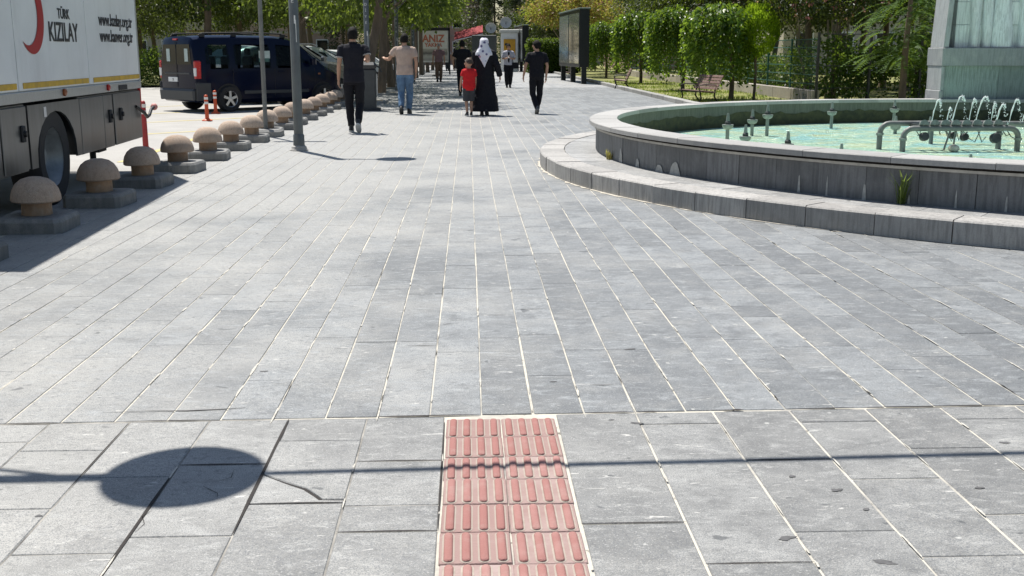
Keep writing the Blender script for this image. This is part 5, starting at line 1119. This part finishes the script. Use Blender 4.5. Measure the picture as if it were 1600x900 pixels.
# under-storey shrubs behind the fence
bs = lambda o: tree_parts(o, .3, .03, (0, 0, .75), (.8, .8, .7), 36, 70, .18, .1, LM['hedge'], m_bark, 8, .2, (0, 0), 8, .6, -.8, .2)
for i, (x, y) in enumerate(((10.4, 31.2), (11.6, 31.8), (12.9, 31.5), (14.2, 31.6), (15.4, 31.4), (10.3, 35.5), (10.4, 39), (10.5, 43), (10.6, 47))): plant('shrub', x, y, '%s leafy shrub behind the fence, counted from the hibiscus' % ordinal(i), bs, gr.uniform(.8, 1.3), None, 'shrub', 'shrubs behind the fence', 'shrub')
for i, (x, y) in enumerate(((-13.9, 47.0), (-13.0, 47.3), (-12.1, 47.1), (-14.9, 47.4), (-11.2, 47.3), (-10.2, 47.2), (-15.9, 47.2))): plant('shrub', x, y, '%s clipped bush along the park edge left of the van' % ordinal(i), bs, gr.uniform(.85, 1.05), None, 'shrub', 'bushes at the park edge', 'shrub')
pk_ = MB(); pk_.add([(-60, 46.2, .02), (-8.5, 46.2, .02), (-7.0, 150, .02), (-60, 150, .02)], [(0, 1, 2, 3)]); tag(pk_.build('park_lawn', m_lawn), kind='structure')
# weeping mulberries
def weeping(o, seed=21):
    r = np.random.RandomState(seed); P = []; D = []; b = MB(); ox, oy = -.38, -.25
    for i in range(230):
        a = r.uniform(0, 2 * pi); reach = r.uniform(.28, .93) ** .8; z0 = 2.25 + r.uniform(-.1, .25); zt = z0 + r.uniform(.05, .35) * (1.1 - reach); zl = r.uniform(.35, 1.4) if r.rand() < .75 else r.uniform(1.2, 2.)
        wob = r.normal(size=2) * .05; n_ = 34
        for t in np.linspace(.12, 1, n_):
            h = min(1, t / .42); k = sin(h * pi / 2) * reach; zz = z0 + (zt - z0) * sin(min(1, t / .3) * pi) - max(0, t - .2) ** 1.15 * (z0 - zl) / .8 ** 1.15
            P.append((ox + cos(a) * k + wob[0] * t + r.normal() * .035, oy + sin(a) * k + wob[1] * t + r.normal() * .035, zz + r.normal() * .03)); D.append((cos(a) * .7 + r.normal() * .45, sin(a) * .7 + r.normal() * .45, -.75 + r.normal() * .3))
    obj('crown', leaf_mesh('crown', P, D, .105 * r.uniform(.6, 1.3, len(P)), LM['weep'], .72, r), o)
    b.tube([(0, 0, -.1), (.01, 0, .1), (.02, .02, .8), (-.04, -.02, 1.5), (-.2, -.12, 2.15), (ox, oy, 2.4)], [.085, .068, .06, .06, .055, .03], 10); b.build('trunk', m_bark, o, 60)
    b = MB()
    for i in range(12): a = i * 2 * pi / 12; b.tube([(-.2, -.12, 2.1), (ox + .4 * cos(a), oy + .4 * sin(a), 2.45), (ox + .75 * cos(a), oy + .75 * sin(a), 2.1)], [.028, .02, .01], 5)
    b.build('limbs', m_bark, o, 60)
for i, (x, y, s) in enumerate(((7.72, 32.2, 1.1), (7.8, 40.0, 1.1), (7.75, 49.5, 1.12), (7.5, 60.0, 1.05), (7.4, 70.0, 1.05))):
    plant('weep%d' % (i % 2), x, y, '%s weeping tree of the lawn row, counted from the fountain' % ordinal(i), (lambda o, sd=21 + i: weeping(o, sd)), s, gr.uniform(-.5, .5), 'weeping_tree', 'weeping trees along the lawn', sz=gr.uniform(.93, 1.08))
# clipped thuja ball on a stem
def thuja(o):
    r = np.random.RandomState(4); n_ = 9000; d = r.normal(size=(n_, 3)); d /= np.linalg.norm(d, axis=1, keepdims=True); rr = .60 * (.86 + .16 * r.rand(n_)) * (1 + .06 * np.sin(d[:, 0] * 9 + d[:, 2] * 5) + .05 * np.sin(d[:, 1] * 13))
    P = d * rr[:, None] * np.array([.98, .98, 1.22]) + np.array([0, 0, 1.98]); D = d * .7 + np.array([0, 0, .9]) + r.normal(size=(n_, 3)) * .25
    obj('crown', leaf_mesh('crown', P, D, .085 * r.uniform(.6, 1.4, n_), LM['thuja'], .35, r), o)
    b = MB(); b.tube([(0, 0, -.1), (.0, 0, .1), (.02, 0, .7), (-.01, .01, 1.5)], [.05, .042, .038, .035], 9); b.build('trunk', m_bark, o, 60)
plant('thuja', 8.3, 31.8, 'clipped yellow-green ball-shaped tree on a thin stem', thuja, 1., 0., 'ball_tree')
bh = lambda o: tree_parts(o, 1.5, .035, (-.3, 0, 3.0), (1.3, 1.1, .95), 55, 80, .25, .11, LM['dark'], m_barkl, 12, .3, (-.35, 0), 10, .6, -.9, .3, (LM['pink'], .04, .15))
plant('hib', 10.0, 32.3, 'thin pale-trunked shrub tree with pink flowers by the fence', bh, 1., .2, 'hibiscus_tree', 'pink-flowered shrub trees')
plant('hib', 10.9, 32.6, 'multi-stemmed shrub tree with pink flowers nearer the monument', bh, 1.05, 2.2, 'hibiscus_tree', 'pink-flowered shrub trees')
bb_ = MB()
for k in range(4): bb_.tube([(10.6 + .1 * k, 32.4, 0), (10.62 + .07 * k + gr.uniform(-.1, .1), 32.4, 1.1), (10.55 + .12 * k, 32.4, 2.3)], [.045, .04, .03], 7)
tag(bb_.build('bare_stems', m_barkl, None, 60), 'cluster of bare pale stems rising before the dark grove', 'stems')
# feathery fronds beside the monument
def fronds(o):
    r = np.random.RandomState(9); P = []; D = []; Sd = []; b = MB(); b.tube([(0, 0, -.1), (0, 0, 1.4), (.1, .05, 2.9)], [.1, .08, .05], 8); b.build('trunk', m_bark, o, 60)
    for i in range(150):
        a = r.uniform(0, 2 * pi); z0 = r.uniform(1.0, 3.9); rr = r.uniform(.1, .8); p0 = np.array([cos(a) * rr, sin(a) * rr, z0]); ln = r.uniform(.5, .85); dirh = np.array([cos(a + r.normal() * .4), sin(a + r.normal() * .4), 0.])
        for t in np.linspace(.1, 1, 15):
            q = p0 + dirh * ln * t + np.array([0, 0, .12 * t - .42 * t * t]); s_ = np.array([-dirh[1], dirh[0], 0])
            for sg in (-1, 1): P.append(q); D.append(s_ * sg + dirh * .45 + np.array([0, 0, -.35])); Sd.append((0, 0, 1))
    obj('crown', leaf_mesh('crown', P, D, .16 * r.uniform(.8, 1.1, len(P)) , LM['frond'], .3, r, Sd), o)
plant('frond', 11.0, 27.6, 'dark tree with drooping feathery fronds beside the monument', fronds, 1., .3, 'frond_tree'); plant('frond', 12.6, 29.5, 'second frond-leaved tree deeper behind the monument edge', fronds, 1.05, 2., 'frond_tree')
# feathery pink and yellow tree, hedge and conifers at the far end
ba = lambda o: tree_parts(o, 1.7, .06, (-.2, 0, 3.5), (2.1, 1.9, 1.25), 80, 90, .28, .13, LM['albizia'], m_barkl, 14, .1, (-.5, 0), 10, .5, -.6, .3, (LM['rust'], .24, .17))
plant('alb', 5.9, 64, 'yellow-green tree with rusty pink tips behind the billboard', ba, 1.05, .3, 'feathery_tree'); plant('alb', 7.3, 70, 'second yellow-green feathery tree farther behind the billboard', ba, 1., 2.3, 'feathery_tree')
hr = np.random.RandomState(17); n_ = 7000; P = np.c_[hr.uniform(3.9, 7.5, n_), hr.uniform(74, 76, n_), hr.uniform(.05, 2.25, n_)]; P[:, 1] = np.where(hr.rand(n_) < .7, 74 + np.abs(hr.normal(size=n_)) * .15, P[:, 1])
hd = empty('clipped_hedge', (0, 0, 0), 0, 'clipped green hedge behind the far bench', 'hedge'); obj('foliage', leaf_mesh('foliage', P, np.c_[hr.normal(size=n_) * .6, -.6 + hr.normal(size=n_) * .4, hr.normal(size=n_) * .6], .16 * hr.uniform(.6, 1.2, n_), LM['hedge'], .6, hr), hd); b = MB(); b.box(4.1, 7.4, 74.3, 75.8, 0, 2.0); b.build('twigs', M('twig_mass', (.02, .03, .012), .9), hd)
def conifer(o):
    r = np.random.RandomState(31); P = []; D = []
    for i in range(420):
        z = r.uniform(.8, 9.5); R_ = 2.3 * (1 - z / 10.2) ** .8; a = r.uniform(0, 2 * pi)
        for t in np.linspace(.25, 1, 20): P.append((cos(a) * R_ * t + r.normal() * .09, sin(a) * R_ * t + r.normal() * .09, z - .35 * t * t + r.normal() * .09)); D.append((cos(a) + r.normal() * .6, sin(a) + r.normal() * .6, r.normal() * .4))
    obj('crown', leaf_mesh('crown', P, D, .24 * r.uniform(.6, 1.2, len(P)), LM['conifer'], .35, r), o); b = MB(); b.tube([(0, 0, -.1), (0, 0, 4), (0, 0, 9.4)], [.16, .1, .02], 8); b.build('trunk', m_bark, o, 60)
for i, (x, y, s) in enumerate(((2.6, 108, 1.1), (4.6, 104, 1.), (6.6, 101, 1.1), (8.8, 98, 1.), (10.5, 92, 1.1), (1.2, 118, 1.2), (-5, 112, 1.1), (-8.5, 104, 1.2), (-12, 108, 1.1))): plant('con', x, y, '%s tall dark conifer at the far end of the promenade' % ordinal(i), conifer, s, None, 'conifer', 'conifers at the far end')
# ---------------------------------------------------------------- boards, kiosks, buildings
m_frame = M('black_board_frame', (.014, .017, .02), .4, metal=.3); m_grn = M('green_metal_roof', (.10, .14, .12), .5)
def postermat(name, stops, nz=3.):
    m, nt, p = newmat(name); tc = nt.nodes.new('ShaderNodeTexCoord').outputs['Generated']; sp = nt.nodes.new('ShaderNodeSeparateXYZ'); nt.links.new(tc, sp.inputs[0])
    h = _math(nt, 'ADD', sp.outputs[2], _math(nt, 'MULTIPLY', _math(nt, 'SUBTRACT', _noise(nt, tc, nz, 5), .5), .35)); nt.links.new(_ramp(nt, h, stops), p.inputs['Base Color']); p.inputs['Roughness'].default_value = .12; p.inputs['Coat Weight'].default_value = .5; return m
ps1 = postermat('poster_sea', [(.0, (.10, .13, .14)), (.18, (.06, .14, .2)), (.3, (.16, .3, .4)), (.4, (.14, .2, .23)), (1, (.22, .27, .28))]); ps2 = postermat('poster_portrait', [(.0, (.07, .08, .08)), (.12, (.3, .32, .33)), (.3, (.05, .06, .065)), (.55, (.10, .11, .11)), (1, (.16, .18, .18))], 5)
def board(x, y, rz, label, L=3.3, top=3.2, n=2):
    t = empty('display_board', (x, y, 0), rz, label, 'billboard', 'dark display boards on posts')
    b = MB(); b.bbox(-.22, .22, 0, L * n, .72, top, .02); b.build('frame', m_frame, t)
    b = MB(); b.bbox(-.26, .26, -.06, L * n + .06, top, top + .07, .02); b.build('cap', m_grn, t)
    for i in range(n):
        b = MB(); b.box(-.235, -.222, i * L + .12, (i + 1) * L - .12, .88, top - .14); b.build('poster', ps2 if i == 0 else ps1, t)
        b = MB(); b.box(.222, .235, i * L + .12, (i + 1) * L - .12, .88, top - .14); b.build('poster', ps1, t)
    for i in range(n + 1): b = MB(); b.box(-.11, .11, i * L - .1 + .1 * (i == 0), i * L + .12, -.05, .73); b.build('post', m_frame, t)
board(5.1, 48.6, R(3), 'tall dark two-panel display board beside the lawn'); board(4.05, 78, R(3), 'farther dark display board next to the yellow kiosk', 3.0, 3.2)
# ANIZ YAKMA board
m_pw = M('poster_white', (.62, .62, .58), .5, var=.06); m_pr = M('poster_red', (.46, .15, .09), .5)
t = empty('information_board', (-2.2, 71, 0), 0, 'white information board with red lettering under the trees', 'billboard')
b = MB(); b.bbox(-.98, .98, -.05, .05, .75, 2.72, .02); b.build('panel', m_pw, t); b = MB(); b.box(-1.08, -.985, -.09, .09, 0, 2.9); b.box(.985, 1.08, -.09, .09, 0, 2.9); b.box(-1.08, 1.08, -.09, .09, 2.73, 2.9); b.build('frame', m_frame, t)
text_obj('lettering', 'ANIZ', .62, m_pr, t, (0.02, -.054, 2.02), (R(90), 0, 0), .95, .022); text_obj('lettering', 'YAKMA', .33, m_pr, t, (0.02, -.054, 1.72), (R(90), 0, 0), .98, .012)
b = MB(); b.box(-.9, .9, -.054, -.051, .85, 1.6); b.build('picture', postermat('poster_field', [(0, (.3, .3, .28)), (.35, (.5, .5, .46)), (.6, (.14, .14, .13)), (1, (.5, .48, .42))], 7), t)
for x in (-.6, .3): b = MB(); b.box(x - .05, x + .05, -.04, .04, 0, .76); b.build('post', m_steel, t)
t = empty('slim_bollard', (-1.86, 66, 0), 0, 'slim black post in front of the information board', 'post'); b = MB(); b.lathe([(.09, 0), (.085, 1.0), (.06, 1.05)], 12); b.build('pole', m_dark, t, 50); b = MB(); b.lathe([(.25, 0), (.25, .06), (.1, .1)], 12); b.build('foot', m_dark, t, 50)
# kiosks
t = empty('yellow_kiosk', (3.0, 80, 0), 0, 'white kiosk with a yellow cash machine panel', 'kiosk')
b = MB(); b.bbox(-.62, .62, 0, 1.2, 0, 2.75, .04); b.build('body', m_wht, t); b = MB(); b.bbox(-.42, .42, -.06, .0, .95, 2.3, .02); py = b.build('panel', M('yellow_panel', (.6, .32, .02), .4), t); b = MB(); b.box(-.35, -.1, -.075, -.062, 1.35, 1.5); b.box(-.35, -.1, -.075, -.062, 1.85, 2.0); b.build('slots', m_ink, t); b = MB(); b.bbox(-.7, .7, -.1, 1.3, 2.75, 2.98, .04); b.build('roof', m_pw, t)
def dish(x, y, z, r, label):
    t = empty('satellite_dish', (x, y, z), 0, label, 'dish', 'satellite dishes'); T = Matrix.Rotation(R(70), 4, 'X')
    b = MB(); b.lathe([(.02, -.08), (r * .5, -.06), (r * .85, 0), (r, .05), (r * .98, .06), (r * .5, -.03), (.02, -.05)], 20, T=T, cap=False); b.build('reflector', M('dish_grey', (.5, .5, .48), .5), t, 60); b = MB(); b.tube([(0, 0, 0), (0, -.35, .1)], .015, 5); b.tube([(0, 0, 0), (0, .1, -.6)], .03, 6); b.build('mount', m_dark, t)
dish(2.75, 80.4, 3.45, .42, 'grey satellite dish above the yellow kiosk'); dish(1.7, 82, 3.1, .4, 'darker satellite dish beside the kiosk roof')
t = empty('dark_kiosk', (1.2, 81, 0), 0, 'dark grey shuttered kiosk left of the yellow one', 'kiosk'); b = MB(); b.bbox(-.9, .9, 0, 2, 0, 2.6, .04); b.build('body', M('dark_shutter', (.05, .06, .06), .5), t); b = MB(); b.box(-.2, .2, -.02, -.005, 1.4, 1.8); b.build('notice', m_pw, t)
t = empty('red_awning', (.35, 86, 0), 0, 'red fabric shop awning at the far end', 'awning'); t.scale = (.62, .8, .93); b = MB(); b.add([(-2.2, -1.2, 2.5), (1.3, -1.2, 3.1), (1.3, .6, 3.7), (-2.2, .6, 3.1), (-2.2, -1.2, 2.42), (1.3, -1.2, 2.9), (1.3, .6, 3.6), (-2.2, .6, 3.0)], [(0, 1, 2, 3), (7, 6, 5, 4), (0, 4, 5, 1), (1, 5, 6, 2), (2, 6, 7, 3), (3, 7, 4, 0)]); b.build('canopy', M('red_canvas', (.26, .018, .022), .85), t); b = MB(); b.tube([(-2.1, .5, 0), (-2.1, .5, 3.05)], .04, 6); b.tube([(1.2, .5, 0), (1.2, .5, 3.6)], .04, 6); b.build('frame', m_steel, t); b = MB(); b.tube([(-2.2, -1.21, 2.42), (1.3, -1.21, 2.95)], .04, 6); b.build('white_edge', m_wht, t)
def building(x0, x1, y0, depth, floors, wall, label, bay=2.6):
    t = empty('apartment_building', ((x0 + x1) / 2, y0, 0), 0, label, 'building'); w = (x1 - x0) / 2; h = floors * 3 + 1
    b = MB(); b.box(-w, w, 0, depth, 0, h); b.build('wall', wall, t); b = MB(); b.box(-w - .3, w + .3, -.4, depth + .2, h, h + .3); b.build('roof', m_conc, t)
    nb = int(2 * w / bay); fm = MB(); fm.box(-.62, .62, -.06, .02, -.75, .75); fme = fm.mesh('window', m_wht); pm = MB(); pm.box(-.52, .52, -.075, -.061, -.65, .65); pme = pm.mesh('pane', m_glass)
    for f in range(floors):
        for i in range(nb):
            x = -w + (i + .5) * 2 * w / nb; z = 1.9 + f * 3
            o = obj('window', fme, t, (x, 0, z)); obj('pane', pme, o)
        b = MB(); b.box(-w, w, -.08, 0, f * 3 + 3.2, f * 3 + 3.4); b.build('floor_band', m_conc, t)
        if f: b = MB(); b.box(-w + .4, -w + 3.4, -1.2, 0, f * 3 + .5, f * 3 + .65); b.box(-w + .4, -w + 3.4, -1.2, -1.12, f * 3 + .65, f * 3 + 1.5); b.build('balcony', m_conc, t)
m_pinkw = M('pink_render', (.42, .3, .26), .9, var=.1, scale=1); m_crm = M('cream_render', (.5, .46, .38), .9, var=.1, scale=1)
building(-60, -30, 118, 14, 6, m_crm, 'cream apartment block far behind the park trees'); building(-28, -13, 112, 14, 5, m_pinkw, 'pinkish apartment block behind the park trees'); building(-11, 3, 132, 14, 6, m_pinkw, 'pinkish apartment block closing the far end of the promenade'); building(4.5, 18, 128, 12, 5, m_crm, 'cream block behind the conifers at the far end'); building(13, 27, 92, 14, 5, m_pinkw, 'pinkish block rising behind the grove'); building(20, 46, 70, 14, 5, m_crm, 'cream block far behind the monument')
# tree pits with dry earth at the nearest promenade trees
for i, y in enumerate((30.7, 36.6, 42.5)):
    t = empty('tree_pit', (-2.85, y, 0), 0, '%s square earth pit with stone edging around a promenade tree' % ordinal(i), 'tree pit', 'tree pits'); b = MB(); b.box(-.5, .5, -.5, .5, -.05, .025); b.build('earth', m_soilg, t)
    for q in range(4): b = MB(); b.bbox(-.6, .5, -.6, -.5, -.05, .07, .01, 0, Matrix.Rotation(q * pi / 2, 4, 'Z')); b.build('edging', m_kerb, t)
